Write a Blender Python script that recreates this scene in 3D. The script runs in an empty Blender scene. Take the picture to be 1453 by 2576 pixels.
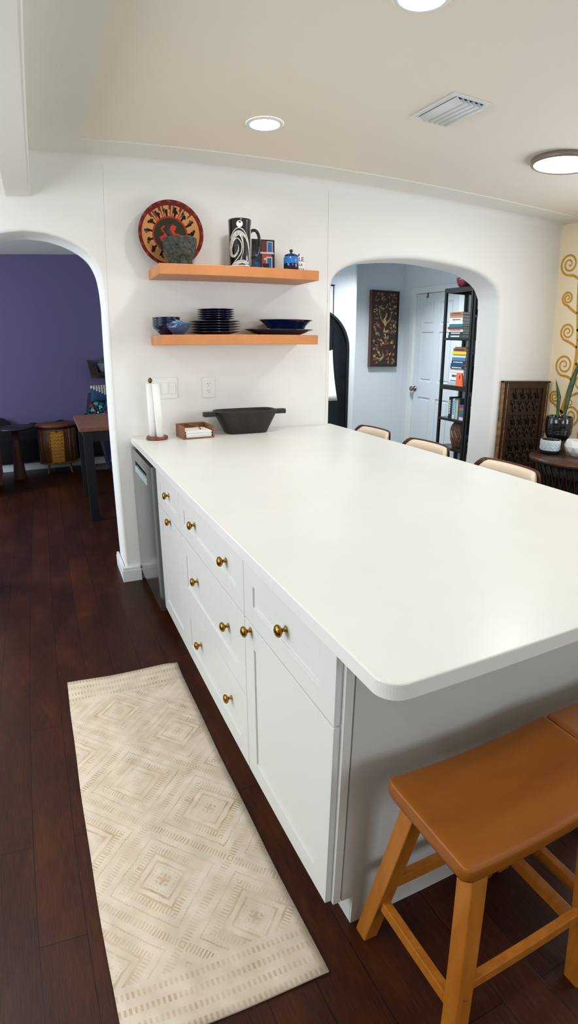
import bpy, bmesh, math, random
from mathutils import Vector, Matrix
PI = math.pi
random.seed(7)
S = bpy.context.scene
COL = S.collection

# ------------------------------------------------------------------ materials
def srgb(h):
    if isinstance(h, str):
        h = h.lstrip('#'); c = [int(h[i:i+2], 16)/255 for i in (0, 2, 4)]
    else:
        c = [v/255 for v in h]
    return tuple([(v/12.92 if v <= .04045 else ((v+.055)/1.055)**2.4) for v in c] + [1.0])

def mat(name, col, rough=.5, metal=0.0, spec=.5, **kw):
    m = bpy.data.materials.new(name); m.use_nodes = True
    b = m.node_tree.nodes['Principled BSDF']
    b.inputs['Base Color'].default_value = srgb(col)
    b.inputs['Roughness'].default_value = rough
    b.inputs['Metallic'].default_value = metal
    b.inputs['Specular IOR Level'].default_value = spec
    if 'emit' in kw:
        b.inputs['Emission Color'].default_value = srgb(kw['emit'])
        b.inputs['Emission Strength'].default_value = kw['strength']
    if 'trans' in kw:
        b.inputs['Transmission Weight'].default_value = kw['trans']; b.inputs['IOR'].default_value = 1.45
    if 'coat' in kw:
        b.inputs['Coat Weight'].default_value = kw['coat']; b.inputs['Coat Roughness'].default_value = .05
    return m

class NT:
    """tiny node-tree helper"""
    def __init__(s, m): s.t = m.node_tree; s.b = s.t.nodes['Principled BSDF']
    def n(s, typ, **kw):
        x = s.t.nodes.new(typ)
        for k, v in kw.items():
            setattr(x, k, v)
        return x
    def link(s, a, b): s.t.links.new(a, b)
    def coord(s, scale=(1, 1, 1), loc=(0, 0, 0), rot=(0, 0, 0)):
        tc = s.n('ShaderNodeTexCoord'); mp = s.n('ShaderNodeMapping')
        mp.inputs['Scale'].default_value = scale; mp.inputs['Location'].default_value = loc
        mp.inputs['Rotation'].default_value = rot
        s.link(tc.outputs['Object'], mp.inputs['Vector']); return mp.outputs['Vector']
    def noise(s, vec, scale, detail=3, rough=.5):
        x = s.n('ShaderNodeTexNoise'); x.inputs['Scale'].default_value = scale
        x.inputs['Detail'].default_value = detail; x.inputs['Roughness'].default_value = rough
        s.link(vec, x.inputs['Vector']); return x.outputs['Fac']
    def ramp(s, fac, stops):
        r = s.n('ShaderNodeValToRGB'); e = r.color_ramp.elements
        while len(e) < len(stops): e.new(.5)
        for i, (p, c) in enumerate(stops):
            e[i].position = p; e[i].color = srgb(c)
        s.link(fac, r.inputs['Fac']); return r.outputs['Color']
    def math(s, op, a, b=None, c=None, clamp=False):
        x = s.n('ShaderNodeMath', operation=op); x.use_clamp = clamp
        for i, v in enumerate((a, b, c)):
            if v is None: continue
            if isinstance(v, (int, float)): x.inputs[i].default_value = v
            else: s.link(v, x.inputs[i])
        return x.outputs[0]
    def mix(s, fac, a, b, typ='MIX'):
        x = s.n('ShaderNodeMix', data_type='RGBA', blend_type=typ)
        if isinstance(fac, (int, float)): x.inputs[0].default_value = fac
        else: s.link(fac, x.inputs[0])
        for i, v in ((6, a), (7, b)):
            if isinstance(v, (str, tuple, list)): x.inputs[i].default_value = srgb(v) if isinstance(v, str) else tuple(v)
            else: s.link(v, x.inputs[i])
        return x.outputs[2]
    def bump(s, h, strength=.2, dist=.01):
        x = s.n('ShaderNodeBump'); x.inputs['Strength'].default_value = strength
        x.inputs['Distance'].default_value = dist
        s.link(h, x.inputs['Height']); s.link(x.outputs['Normal'], s.b.inputs['Normal'])
    def color(s, c): s.link(c, s.b.inputs['Base Color'])

def paint(name, col, rough=.7, bump=.06, scale=60):
    m = mat(name, col, rough, spec=.3); t = NT(m)
    v = t.coord(); t.bump(t.noise(v, scale, 4), bump, .004)
    return m

def wood(name, c1, c2, axis=0, scale=6, rough=.4, stretch=12, c3=None):
    m = mat(name, c1, rough, spec=.35); t = NT(m)
    sc = [stretch]*3; sc[axis] = 1.0
    v = t.coord(scale=tuple(sc))
    n1 = t.noise(v, scale, 5, .6)
    st = [(.3, c1), (.7, c2)] if c3 is None else [(.2, c1), (.5, c2), (.8, c3)]
    t.color(t.ramp(n1, st)); t.bump(n1, .05, .002)
    return m

def mottled(name, c1, c2, scale=20, rough=.5, bump=.2, lo=.35, hi=.65, metal=0, spec=.5):
    m = mat(name, c1, rough, metal, spec); t = NT(m)
    n1 = t.noise(t.coord(), scale, 5, .6)
    t.color(t.ramp(n1, [(lo, c1), (hi, c2)]))
    if bump: t.bump(n1, bump, .004)
    return m

def floor_mat():
    m = mat('dark_plank_floor', '#3a1c14', .3, spec=.22); t = NT(m)
    tc = t.n('ShaderNodeTexCoord'); sp = t.n('ShaderNodeSeparateXYZ'); t.link(tc.outputs['Object'], sp.inputs[0])
    cb = t.n('ShaderNodeCombineXYZ')
    t.link(t.math('ADD', sp.outputs['Y'], 20.0), cb.inputs[0])
    t.link(t.math('ADD', sp.outputs['X'], 20.0 - .26 + .0), cb.inputs[1])
    off = t.n('ShaderNodeVectorMath', operation='ADD'); t.link(cb.outputs[0], off.inputs[0])
    off.inputs[1].default_value = (.02, .515-.015, 0)
    br = t.n('ShaderNodeTexBrick'); t.link(off.outputs[0], br.inputs['Vector'])
    br.offset = .37; br.offset_frequency = 2; br.squash = 1
    br.inputs['Scale'].default_value = 1; br.inputs['Brick Width'].default_value = .93
    br.inputs['Row Height'].default_value = .125; br.inputs['Mortar Size'].default_value = .0012
    br.inputs['Mortar Smooth'].default_value = .3; br.inputs['Bias'].default_value = 0
    br.inputs['Color1'].default_value = (0, 0, 0, 1); br.inputs['Color2'].default_value = (1, 1, 1, 1)
    br.inputs['Mortar'].default_value = (.5, .5, .5, 1)
    bw = t.n('ShaderNodeRGBToBW'); t.link(br.outputs['Color'], bw.inputs[0])
    plank = t.ramp(bw.outputs[0], [(0, '#1f0f0c'), (.4, '#34180f'), (.7, '#47220f'), (1, '#633216')])
    g = t.noise(t.coord(scale=(14, 1.1, 1)), 5, 6, .65)
    g2 = t.noise(t.coord(scale=(2.5, .9, 1)), 3.0, 3, .5)
    c = t.mix(.42, plank, t.ramp(g, [(.25, '#1e0f0b'), (.5, '#3c1c12'), (.8, '#5c3018')]))
    c = t.mix(.38, c, t.ramp(g2, [(.35, '#1f100d'), (.5, '#3c1d12'), (.68, '#6b3a1b')]))
    g3 = t.noise(t.coord(scale=(40, 2, 1)), 8, 4, .6)
    c = t.mix(.22, c, t.ramp(g3, [(.35, '#140906'), (.65, '#7a4522')]))
    c = t.mix(1.0, c, (.66, .62, .60, 1), 'MULTIPLY'); c = t.mix(br.outputs['Fac'], c, '#0c0504')
    t.color(c)
    h = t.math('SUBTRACT', t.math('MULTIPLY', g, .25), br.outputs['Fac'])
    t.bump(h, .25, .002)
    t.link(t.math('MULTIPLY_ADD', g, .2, .28), t.b.inputs['Roughness'])
    return m

def rug_mat():
    m = mat('cream_woven_rug', '#d8cbb9', .95, spec=.1); t = NT(m)
    tc = t.n('ShaderNodeTexCoord'); sp = t.n('ShaderNodeSeparateXYZ'); t.link(tc.outputs['Object'], sp.inputs[0])
    X, Y = sp.outputs['X'], sp.outputs['Y']
    nz = t.noise(t.coord(), 30, 3); nz = t.math('MULTIPLY', t.math('SUBTRACT', nz, .5), .035)
    a = t.math('ADD', t.math('ADD', t.math('DIVIDE', X, .40), t.math('DIVIDE', Y, .42)), nz)
    b = t.math('ADD', t.math('SUBTRACT', t.math('DIVIDE', X, .40), t.math('DIVIDE', Y, .42)), nz)
    fa = t.math('ABSOLUTE', t.math('SUBTRACT', t.math('FRACT', t.math('ADD', a, 20.03)), .5))
    fb = t.math('ABSOLUTE', t.math('SUBTRACT', t.math('FRACT', t.math('ADD', b, 20.03)), .5))
    d = t.math('MAXIMUM', fa, fb); o = t.math('MINIMUM', fa, fb)
    ring = t.math('GREATER_THAN', t.math('SINE', t.math('MULTIPLY', d, 2*PI*14)), .45)
    which = t.math('GREATER_THAN', t.math('SINE', t.math('MULTIPLY', d, 2*PI*4)), -.1)
    dash = t.math('GREATER_THAN', t.math('SINE', t.math('MULTIPLY', o, 2*PI*30)), .1)
    dz = t.math('GREATER_THAN', t.math('SINE', t.math('MULTIPLY', d, 2*PI*8)), -.2)
    strokes = t.math('MULTIPLY', dash, dz)
    inner = t.math('ADD', t.math('MULTIPLY', which, strokes), t.math('MULTIPLY', t.math('SUBTRACT', 1.0, which), ring))
    band = t.math('GREATER_THAN', d, .425)
    bd = t.math('MULTIPLY', t.math('GREATER_THAN', d, .46), dash)
    body = t.math('ADD', t.math('MULTIPLY', t.math('SUBTRACT', 1.0, band), inner), t.math('MULTIPLY', band, bd))
    # end borders
    ye = t.math('MINIMUM', t.math('ADD', Y, 0.0), t.math('SUBTRACT', 1.53, Y))
    isb = t.math('LESS_THAN', ye, .15)
    st = t.math('GREATER_THAN', t.math('SINE', t.math('MULTIPLY', ye, 2*PI*26)), .2)
    dx = t.math('GREATER_THAN', t.math('SINE', t.math('MULTIPLY', X, 2*PI*75)), 0)
    bpat = t.math('MULTIPLY', st, dx)
    pat = t.math('ADD', t.math('MULTIPLY', isb, bpat), t.math('MULTIPLY', t.math('SUBTRACT', 1.0, isb), body))
    wear = t.noise(t.coord(), 9, 4); wr = t.n('ShaderNodeMapRange'); t.link(wear, wr.inputs[0])
    wr.inputs[1].default_value = .35; wr.inputs[2].default_value = .7; wr.inputs[3].default_value = .15; wr.inputs[4].default_value = .85
    fac = t.math('MULTIPLY', pat, wr.outputs[0], clamp=True)
    base = t.ramp(t.noise(t.coord(), 14, 4), [(.35, '#c9bba8'), (.65, '#d9cdbc')])
    tone = t.ramp(t.noise(t.coord(), 22, 2), [(.4, '#a48a62'), (.6, '#c2a884')])
    t.color(t.mix(fac, base, tone))
    t.bump(t.math('ADD', t.noise(t.coord(), 220, 2), t.math('MULTIPLY', pat, -.6)), .35, .002)
    return m

M = dict(
    wall=paint('white_wall_paint', '#e7e6e1'),
    ceil=paint('ceiling_border_paint', '#e5e3da', .8, .1, 80),
    ceil_in=paint('warm_ceiling_paint', '#eae1d1', .8, .12, 80),
    cool=paint('hall_wall_paint', '#d6dde0'),
    purple=paint('purple_wall_paint', '#62597c', .75, .08),
    cream=paint('cream_wall_paint', '#f0e0bf', .7),
    gold=mottled('gold_mural_paint', '#bd8620', '#cf9a34', 25, .45, 0),
    trim=mat('white_trim_paint', '#dfe3e2', .4),
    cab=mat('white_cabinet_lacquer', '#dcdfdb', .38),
    cabside=mat('shaded_white_side_panel', '#ccd0cd', .33),  # same white as the cabinets, greyed to carry the shade on it
    quartz=mottled('white_quartz', '#e2e4df', '#e6e8e3', 3, .3, 0, spec=.3),
    steel=mat('brushed_stainless_steel', '#8d928f', .2, .9),
    steel_l=mat('daylight_tinted_lip', '#bcd2d8', .3, .2),  # pale blue stands in for daylight reflected in the steel
    black=mat('matte_black_metal', '#141617', .45),
    blk_wood=mottled('charred_dark_wood', '#0b0908', '#281c13', 14, .5, .3, .4, .75),
    brass=mottled('antique_brass', '#8a6229', '#c9983f', 30, .25, .05, .3, .7, metal=1.0),
    shelf=mottled('orange_wood_shelf', '#c07a42', '#cc8750', 5, .45, .03),
    shelf_end=mat('pale_sanded_shelf_end', '#b98a62', .5),
    oak=wood('honey_oak', '#7f430a', '#8f500f', 0, 2.2, .42, 5, '#9a5c14'),
    oakleg=wood('honey_oak_leg', '#96550f', '#a9661c', 2, 5, .38, 8, '#b5752a'),
    walnut=wood('walnut_ply', '#3b2013', '#5e3620', 0, 5, .35),
    pad=mat('cream_leatherette', '#ecdcc4', .45),
    navy=mat('navy_glazed_ceramic', '#0c1634', .12, coat=.6),
    navy2=mat('cobalt_glazed_ceramic', '#17326b', .12, coat=.6),
    stone=mottled('speckled_grey_stone', '#1b1c19', '#5a5b51', 55, .9, .7, .34, .78),
    stone2=mottled('black_basalt', '#151514', '#35342f', 50, .9, .6),
    ceramic_b=mat('black_glazed_ceramic', '#0f0f11', .12, coat=.5),
    ceramic_w=mat('white_glaze_line', '#d8d6cf', .3),
    silver=mottled('silver_glaze', '#8d8b86', '#d4d2ca', 120, .35, .1),
    white=mat('white_plastic', '#e4e4e0', .35),
    paper=mat('white_paper', '#efeeea', .85, spec=.1),
    redwood=mottled('reddish_turned_wood', '#5a2a22', '#8a4a3e', 25, .5, .1),
    boxwood=wood('brown_box_wood', '#6a4424', '#8a5f38', 0, 9, .5),
    darkslot=mat('dark_slot', '#1a1a1a', .7),
    grey=mat('duct_dark_grey', '#4a4743', .7),
    bluej=mat('bright_blue_enamel', '#1f6fc0', .2, coat=.4),
    rug=rug_mat(), floor=floor_mat(),
    table_top=wood('reddish_table_wood', '#83533c', '#a06c4c', 1, 5, .35, 10),
    rattan=mottled('rattan_pole', '#75491f', '#96672f', 30, .5, .1),
    amber_weave=mat('amber_cane_weave', '#c98a20', .5),
    drum=wood('brown_drum_wood', '#5a3420', '#74462c', 2, 6, .45),
    pink=mottled('dusty_pink_fabric', '#7d3f4c', '#8d4b58', 40, .9, .1),
    blackfab=mat('black_fabric', '#0b0b0f', .9),
    teal=mat('teal_fabric', '#17656b', .85), maroon=mat('maroon_fabric', '#8a2c4c', .85),
    indigo=mat('indigo_fabric', '#13132e', .9), petrol=mat('petrol_blue_fabric', '#0f3f5a', .85),
    mint=mat('mint_fabric', '#5fae9b', .85), cream_f=mat('cream_fabric', '#d8d2c2', .85),
    leaf=mottled('dark_green_leaf', '#1e3318', '#3d5a2a', 18, .45, .1),
    planter=mottled('matte_grey_planter', '#55555c', '#66666e', 20, .8, .1),
    dishwhite=mottled('white_faceted_stone', '#dfe0dd', '#e8e8e6', 6, .6, .05),
    patt=mat('pale_blue_relief_glaze', '#b9c3c6', .4), pattl=mat('white_relief_glaze', '#dadfdf', .4),
    darktab=wood('dark_stained_round_top', '#2c1a12', '#4c2f20', 0, 5, .35),
    wicker=mottled('black_wicker', '#0f0b08', '#2a1c12', 60, .7, .3),
    carved=mottled('carved_dark_teak', '#140c09', '#34201a', 30, .4, .6),
    gilt=mottled('worn_gilt_wood', '#5a3c1c', '#8f6c3e', 25, .4, .2),
    plaqwood=wood('dark_plaque_wood', '#2a1a12', '#442c1e', 2, 6, .35),
    door=mat('pale_door_paint', '#d3dbde', .4),
    nickel=mat('satin_nickel', '#8a8a88', .25, .9),
    vase=mottled('carved_brown_clay', '#4a2f22', '#7a5542', 40, .6, .5),
    vline=mat('pale_incised_line', '#b59a84', .7),
    redb=mat('dark_red_lacquer', '#6a1f30', .4),
    orange=mat('orange_card', '#e8663a', .6),
    glassb=mat('blue_tinted_glass', '#7fa0c8', .05, trans=.85),
    crush=mottled('crumpled_blue_foil', '#16306a', '#7fc0d8', 60, .2, .6, metal=.4),
    diff=mat('lit_diffuser', '#ffffff', .5, emit='#fff8ee', strength=9),
    bronze=mat('brown_bronze_rim', '#85786c', .4, .2),
    greyr=mat('grey_floor_mat', '#5a5a5e', .9),
)

# basket weave plate colours
for n_, c_ in dict(b_tan='#c9935a', b_dark='#2b1d18', b_red='#a23a2e', b_mar='#6a2a22', b_olive='#3d382a', b_brt='#c8402f', b_plum='#74423c').items():
    m_ = mat('basket_' + n_[2:], c_, .85, spec=.15); t_ = NT(m_)
    w_ = t_.n('ShaderNodeTexWave'); w_.wave_type = 'RINGS'; w_.rings_direction = 'Z'
    w_.inputs['Scale'].default_value = 55; t_.link(t_.coord(), w_.inputs['Vector'])
    t_.bump(w_.outputs['Fac'], .5, .003); M[n_] = m_

# ------------------------------------------------------------------ mesh helpers
class MB:
    def __init__(s): s.bm = bmesh.new(); s.ms = []
    def mi(s, m):
        if m not in s.ms: s.ms.append(m)
        return s.ms.index(m)
    def box(s, x0, x1, y0, y1, z0, z1, m, bev=0.0, mx=None, seg=2):
        r = bmesh.ops.create_cube(s.bm, size=1.0); vs = r['verts']
        for v in vs:
            v.co = Vector(((x0+x1)/2+v.co.x*(x1-x0), (y0+y1)/2+v.co.y*(y1-y0), (z0+z1)/2+v.co.z*(z1-z0)))
        fs = set(f for v in vs for f in v.link_faces)
        if bev:
            es = list(set(e for v in vs for e in v.link_edges))
            rr = bmesh.ops.bevel(s.bm, geom=es, offset=bev, segments=seg, affect='EDGES', profile=.5)
            vs = list(set(rr['verts'])); fs = set(f for v in vs for f in v.link_faces)
        i = s.mi(m)
        for f in fs: f.material_index = i
        if mx is not None:
            for v in set(v for f in fs for v in f.verts): v.co = mx @ v.co
        return fs
    def ring(s, pts): return [s.bm.verts.new(p) for p in pts]
    def quad(s, a, b, c, d, m, smooth=False):
        try: f = s.bm.faces.new((a, b, c, d))
        except ValueError: return None
        f.material_index = s.mi(m); f.smooth = smooth; return f
    def face(s, vs, m, smooth=False):
        f = s.bm.faces.new(vs); f.material_index = s.mi(m); f.smooth = smooth; return f
    def lathe(s, prof, m, n=32, c=(0, 0, 0), sx=1, sy=1, axis='Z', smooth=True, mats=None, mx=None):
        rings = []
        for (r, h) in prof:
            pts = []
            for k in range(n):
                a = 2*PI*k/n; x, y = r*math.cos(a)*sx, r*math.sin(a)*sy
                p = Vector((x, y, h)) if axis == 'Z' else (Vector((h, x, y)) if axis == 'X' else Vector((x, h, y)))
                if mx is not None: p = mx @ p
                pts.append(p + Vector(c))
            rings.append(s.ring(pts))
        for i in range(len(rings)-1):
            mm = mats[i] if mats else m
            for k in range(n):
                s.quad(rings[i][k], rings[i][(k+1) % n], rings[i+1][(k+1) % n], rings[i+1][k], mm, smooth)
        if prof[0][0] > 1e-5: s.face(list(reversed(rings[0])), mats[0] if mats else m)
        if prof[-1][0] > 1e-5: s.face(rings[-1], mats[-1] if mats else m)
        return rings
    def tube(s, pts, r, m, n=8, flat=1.0, cap=True):
        pts = [Vector(p) for p in pts]; rs = r if isinstance(r, (list, tuple)) else [r]*len(pts)
        rings = []; up = Vector((0, 0, 1)); prev = None
        for i, p in enumerate(pts):
            d = (pts[min(i+1, len(pts)-1)]-pts[max(i-1, 0)]).normalized()
            if prev is None:
                u = d.cross(up)
                if u.length < 1e-3: u = d.cross(Vector((0, 1, 0)))
                u.normalize()
            else:
                u = (prev-d*prev.dot(d)).normalized()
            prev = u; w = d.cross(u)
            rings.append(s.ring([p+(u*math.cos(2*PI*k/n)+w*math.sin(2*PI*k/n)*flat)*rs[i] for k in range(n)]))
        for i in range(len(rings)-1):
            for k in range(n):
                s.quad(rings[i][k], rings[i][(k+1) % n], rings[i+1][(k+1) % n], rings[i+1][k], m, True)
        if cap: s.face(list(reversed(rings[0])), m); s.face(rings[-1], m)
    def beam(s, a, b, w, d, m, bev=.003, up=(0, 0, 1), w2=None, d2=None):
        """rectangular bar from a to b, w along side axis, d along the other"""
        a, b = Vector(a), Vector(b); z = (b-a).normalized(); u = Vector(up)
        x = u.cross(z)
        if x.length < 1e-3: x = Vector((1, 0, 0)).cross(z)
        x.normalize(); y = z.cross(x); w2 = w2 or w; d2 = d2 or d
        r0 = s.ring([a+x*sx*w/2+y*sy*d/2 for sx, sy in ((-1, -1), (1, -1), (1, 1), (-1, 1))])
        r1 = s.ring([b+x*sx*w2/2+y*sy*d2/2 for sx, sy in ((-1, -1), (1, -1), (1, 1), (-1, 1))])
        fs = [s.quad(r0[k], r0[(k+1) % 4], r1[(k+1) % 4], r1[k], m) for k in range(4)]
        fs += [s.face(list(reversed(r0)), m), s.face(r1, m)]
        if bev:
            i = s.mi(m)
            rr = bmesh.ops.bevel(s.bm, geom=list(set(e for f in fs for e in f.edges)), offset=bev, segments=2, affect='EDGES', profile=.5)
            for f in rr['faces']: f.material_index = i
    def done(s, name, parent=None, loc=(0, 0, 0), rz=0, smooth=None, bevel=None):
        bmesh.ops.recalc_face_normals(s.bm, faces=s.bm.faces)
        me = bpy.data.meshes.new(name); s.bm.to_mesh(me); s.bm.free()
        for m in s.ms: me.materials.append(m)
        o = bpy.data.objects.new(name, me); COL.objects.link(o)
        o.location = loc; o.rotation_euler = (0, 0, rz)
        if parent is not None: o.parent = parent
        if smooth: 
            for p in me.polygons: p.use_smooth = True
        if bevel:
            b = o.modifiers.new('bevel', 'BEVEL'); b.width = bevel; b.segments = 2; b.limit_method = 'ANGLE'
        return o

def tag(o, label=None, cat=None, group=None, kind=None):
    if label: o['label'] = label
    if cat: o['category'] = cat
    if group: o['group'] = group
    if kind: o['kind'] = kind
    return o
def thing(name, label, cat, loc=(0, 0, 0), rz=0, group=None):
    o = bpy.data.objects.new(name, None); COL.objects.link(o)
    o.location = loc; o.rotation_euler = (0, 0, rz); o.empty_display_size = .1
    return tag(o, label, cat, group)
def struct(o): o['kind'] = 'structure'; return o
def one(name, m, fn, parent=None, **kw):
    b = MB(); fn(b); return b.done(name, parent, **kw)
def boxo(name, x0, x1, y0, y1, z0, z1, m, parent=None, bev=0.0, **kw):
    b = MB(); b.box(x0, x1, y0, y1, z0, z1, m, bev); return b.done(name, parent, **kw)
def copy_tree(o, parent=None):
    c = o.copy(); COL.objects.link(c)
    if parent is not None: c.parent = parent
    for ch in list(o.children): copy_tree(ch, c)
    return c
def text_mesh(txt, size, m, name, parent, loc, rot=(PI/2, 0, 0), ext=.0004, cx='LEFT'):
    cu = bpy.data.curves.new(name, 'FONT'); cu.body = txt; cu.size = size; cu.extrude = ext; cu.align_x = cx
    to = bpy.data.objects.new(name, cu); COL.objects.link(to)
    dg = bpy.context.evaluated_depsgraph_get(); me = bpy.data.meshes.new_from_object(to.evaluated_get(dg))
    bpy.data.objects.remove(to); bpy.data.curves.remove(cu)
    me.materials.clear(); me.materials.append(m)
    o = bpy.data.objects.new(name, me); COL.objects.link(o); o.parent = parent
    o.location = loc; o.rotation_euler = rot; return o
def crom(P, n=6):
    out = []
    for i in range(len(P)-1):
        p0, p1, p2, p3 = P[max(i-1, 0)], P[i], P[i+1], P[min(i+2, len(P)-1)]
        for k in range(n):
            t = k/n
            out.append(tuple(.5*((2*p1[j])+(-p0[j]+p2[j])*t+(2*p0[j]-5*p1[j]+4*p2[j]-p3[j])*t*t+(-p0[j]+3*p1[j]-3*p2[j]+p3[j])*t**3) for j in range(len(p1))))
    out.append(tuple(P[-1])); return out

# ------------------------------------------------------------------ key dimensions (metres, camera foot at origin)
YW, YB = 3.291, 3.564            # arch wall front and back faces
XK = 3.909                       # mural wall
ZC = 2.46
XL, YN = -1.9, -2.6              # kitchen's other walls, beside and behind the camera
YP = 7.087                       # purple wall

# ------------------------------------------------------------------ setting
f = MB(); f.box(-3.6, 5.0, YN-.1, YP+.15, -.08, 0, M['floor']); struct(f.done('floor'))

def arch_wall():
    b = MB(); w = M['wall']; c = M['cool']
    A1 = crom([(.351, 1.60), (.351, 1.66), (.343, 1.772), (.325, 1.858), (.28, 1.938), (.188, 2.004), (.066, 2.047), (-.055, 2.062)], 4)
    L1 = [(-.11-x, z) for x, z in A1]
    path1 = [(-.461, 0.0), (-.461, .8)] + L1 + list(reversed(A1))[1:] + [(.351, .8), (.351, 0.0)]
    A2 = crom([(1.783, 1.70), (1.783, 1.79), (1.796, 1.861), (1.854, 1.92), (1.973, 1.974), (2.159, 2.011), (2.456, 2.038), (2.742, 2.029),
               (3.012, 1.998), (3.19, 1.922), (3.256, 1.841), (3.272, 1.78), (3.275, 1.68)], 4)
    path2 = [(1.783, 0.0), (1.783, .9)] + A2 + [(3.275, .8), (3.275, 0.0)]
    top = 2.56; cols_prev = XL-.1
    def arch(path, r):
        n = len(path); nor = []
        for i in range(n):
            a = path[max(i-1, 0)]; d = path[min(i+1, n-1)]
            dx, dz = d[0]-a[0], d[1]-a[1]; L = math.hypot(dx, dz) or 1
            nor.append((-dz/L, dx/L))           # points away from the opening (path runs left foot -> right foot)
        rings = []
        K = 6
        prof = [(1-math.sin(k*PI/2/K), 1-math.cos(k*PI/2/K)) for k in range(K+1)]   # offset, depth (x r)
        for off, dep in prof: rings.append([(p[0]+q[0]*r*off, YW+r*dep, p[1]+q[1]*r*off) for p, q in zip(path, nor)])
        for off, dep in reversed(prof): rings.append([(p[0]+q[0]*r*off, YB-r*dep, p[1]+q[1]*r*off) for p, q in zip(path, nor)])
        R = [b.ring([Vector(v) for v in rg]) for rg in rings]
        for i in range(len(R)-1):
            for k in range(n-1): b.quad(R[i][k], R[i][k+1], R[i+1][k+1], R[i+1][k], w, True)
        for side, yy in ((0, YW), (-1, YB)):
            rg = R[side]; mm = w if side == 0 else c
            # lintel and side strips up to the top
            tops = []
            xs = [v.co.x for v in rg]
            lo, hi = min(xs), max(xs)
            il = [i for i in range(n) if path[i][1] > .95 or True]
            tv = {}
            for k in range(n-1):
                a_, b_ = rg[k], rg[k+1]
                if abs(a_.co.x-b_.co.x) < 1e-6: continue
                ta = tv.get(k) or b.bm.verts.new((a_.co.x, yy, top)); tv[k] = ta
                tb = b.bm.verts.new((b_.co.x, yy, top)); tv[k+1] = tb
                b.quad(a_, b_, tb, ta, mm)
        return min(v.co.x for v in R[0]), max(v.co.x for v in R[0])
    l1, r1 = arch(path1, .018); l2, r2 = arch(path2, .035)
    for x0, x1 in ((-3.5, l1), (r1, l2), (r2, XK+.25)):
        for yy, mm in ((YW, w), (YB, c)):
            v = b.ring([Vector((x0, yy, 0)), Vector((x1, yy, 0)), Vector((x1, yy, top)), Vector((x0, yy, top))]); b.face(v, mm)
    v = b.ring([Vector((-3.5, YW, top)), Vector((XK+.25, YW, top)), Vector((XK+.25, YB, top)), Vector((-3.5, YB, top))]); b.face(v, w)
    bmesh.ops.remove_doubles(b.bm, verts=b.bm.verts, dist=1e-5)
    return b.done('wall_arches')
struct(arch_wall())

# kitchen shell
struct(boxo('wall_left', XL-.1, XL, YN, YW, 0, 2.56, M['wall']))
b = MB()  # near wall with an unseen window opening, added for fill light
wx0, wx1, wz0, wz1 = .6, 2.4, .95, 2.1
b.box(XL-.1, wx0, YN-.1, YN, 0, 2.56, M['wall']); b.box(wx1, XK+.1, YN-.1, YN, 0, 2.56, M['wall'])
b.box(wx0, wx1, YN-.1, YN, 0, wz0, M['wall']); b.box(wx0, wx1, YN-.1, YN, wz1, 2.56, M['wall'])
struct(b.done('wall_near'))
b = MB()
for x in (wx0, (wx0+wx1)/2-.02, wx1-.04): b.box(x, x+.04, YN-.08, YN-.02, wz0, wz1, M['trim'])
for z in (wz0, wz1-.04): b.box(wx0, wx1, YN-.08, YN-.02, z, z+.04, M['trim'])
struct(b.done('added_window_near'))  # frame of the added near window
struct(boxo('wall_right', XK, XK+.1, YN, YW+.02, 0, 2.56, M['cream']))
def added_window_frame(name, x, y0, y1, z0, z1, sg):  # frames added on solid walls around the unseen fill lamps
    b = MB(); xa, xb = sorted((x, x+sg*.03))
    for y in (y0-.06, y1): b.box(xa, xb, y, y+.06, z0-.06, z1+.06, M['trim'], .003)
    for z in (z0-.06, z1): b.box(xa, xb, y0, y1, z, z+.06, M['trim'], .003)
    b.box(xa+.004, xb-.004, (y0+y1)/2-.015, (y0+y1)/2+.015, z0, z1, M['trim'], .002)
    return struct(b.done(name))
added_window_frame('added_window_left', XL, .8, 2.6, .85, 2.15, 1)
added_window_frame('added_window_right', XK, .8, 2.1, .9, 2.1, -1)
# ceiling: border band and an inner field in a warmer paint
b = MB()
b.box(XL-.1, .235, YN, YW, ZC, ZC+.1, M['ceil']); b.box(.235, XK+.1, 3.03, YW, ZC, ZC+.1, M['ceil'])
struct(b.done('ceiling'))
struct(boxo('ceiling_field', .235, XK+.1, YN, 3.03, ZC+.006, ZC+.1, M['ceil_in']))
# soft cove between arch wall and ceiling
b = MB(); n = 8; rr = .05
R = []
for k in range(n+1):
    a = k*PI/2/n
    R.append(b.ring([Vector((x, YW-rr+rr*math.cos(a)+.0005, ZC-rr+rr*math.sin(a)+.0005)) for x in (-.02, XK)]))
for k in range(n): b.quad(R[k][0], R[k][1], R[k+1][1], R[k+1][0], M['wall'], True)
struct(b.done('trim_cove'))
struct(boxo('trim_beam', -.145, -.012, YN, YW, 2.235, ZC+.02, M['ceil'], bev=.01))

# baseboards on the pier
b = MB()
def bbx(b, x0, x1, y0, y1, h=.095):
    b.box(x0, x1, y0, y1, 0, h-.018, M['trim'], .002); b.box(x0+.004, x1-.004, y0+.004, y1-.0, h-.018, h, M['trim'], .003)
bbx(b, .327, .446, 3.267, 3.30); bbx(b, .3275, .3515, 3.3005, 3.59)
struct(b.done('baseboard_pier'))
struct(boxo('baseboard_arch_left', -1.9, -.47, 3.275, 3.291, 0, .09, M['trim'], bev=.003))
struct(boxo('baseboard_far', -3.5, 1.3, YP-.015, YP, 0, .088, M['trim'], bev=.003))

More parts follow.
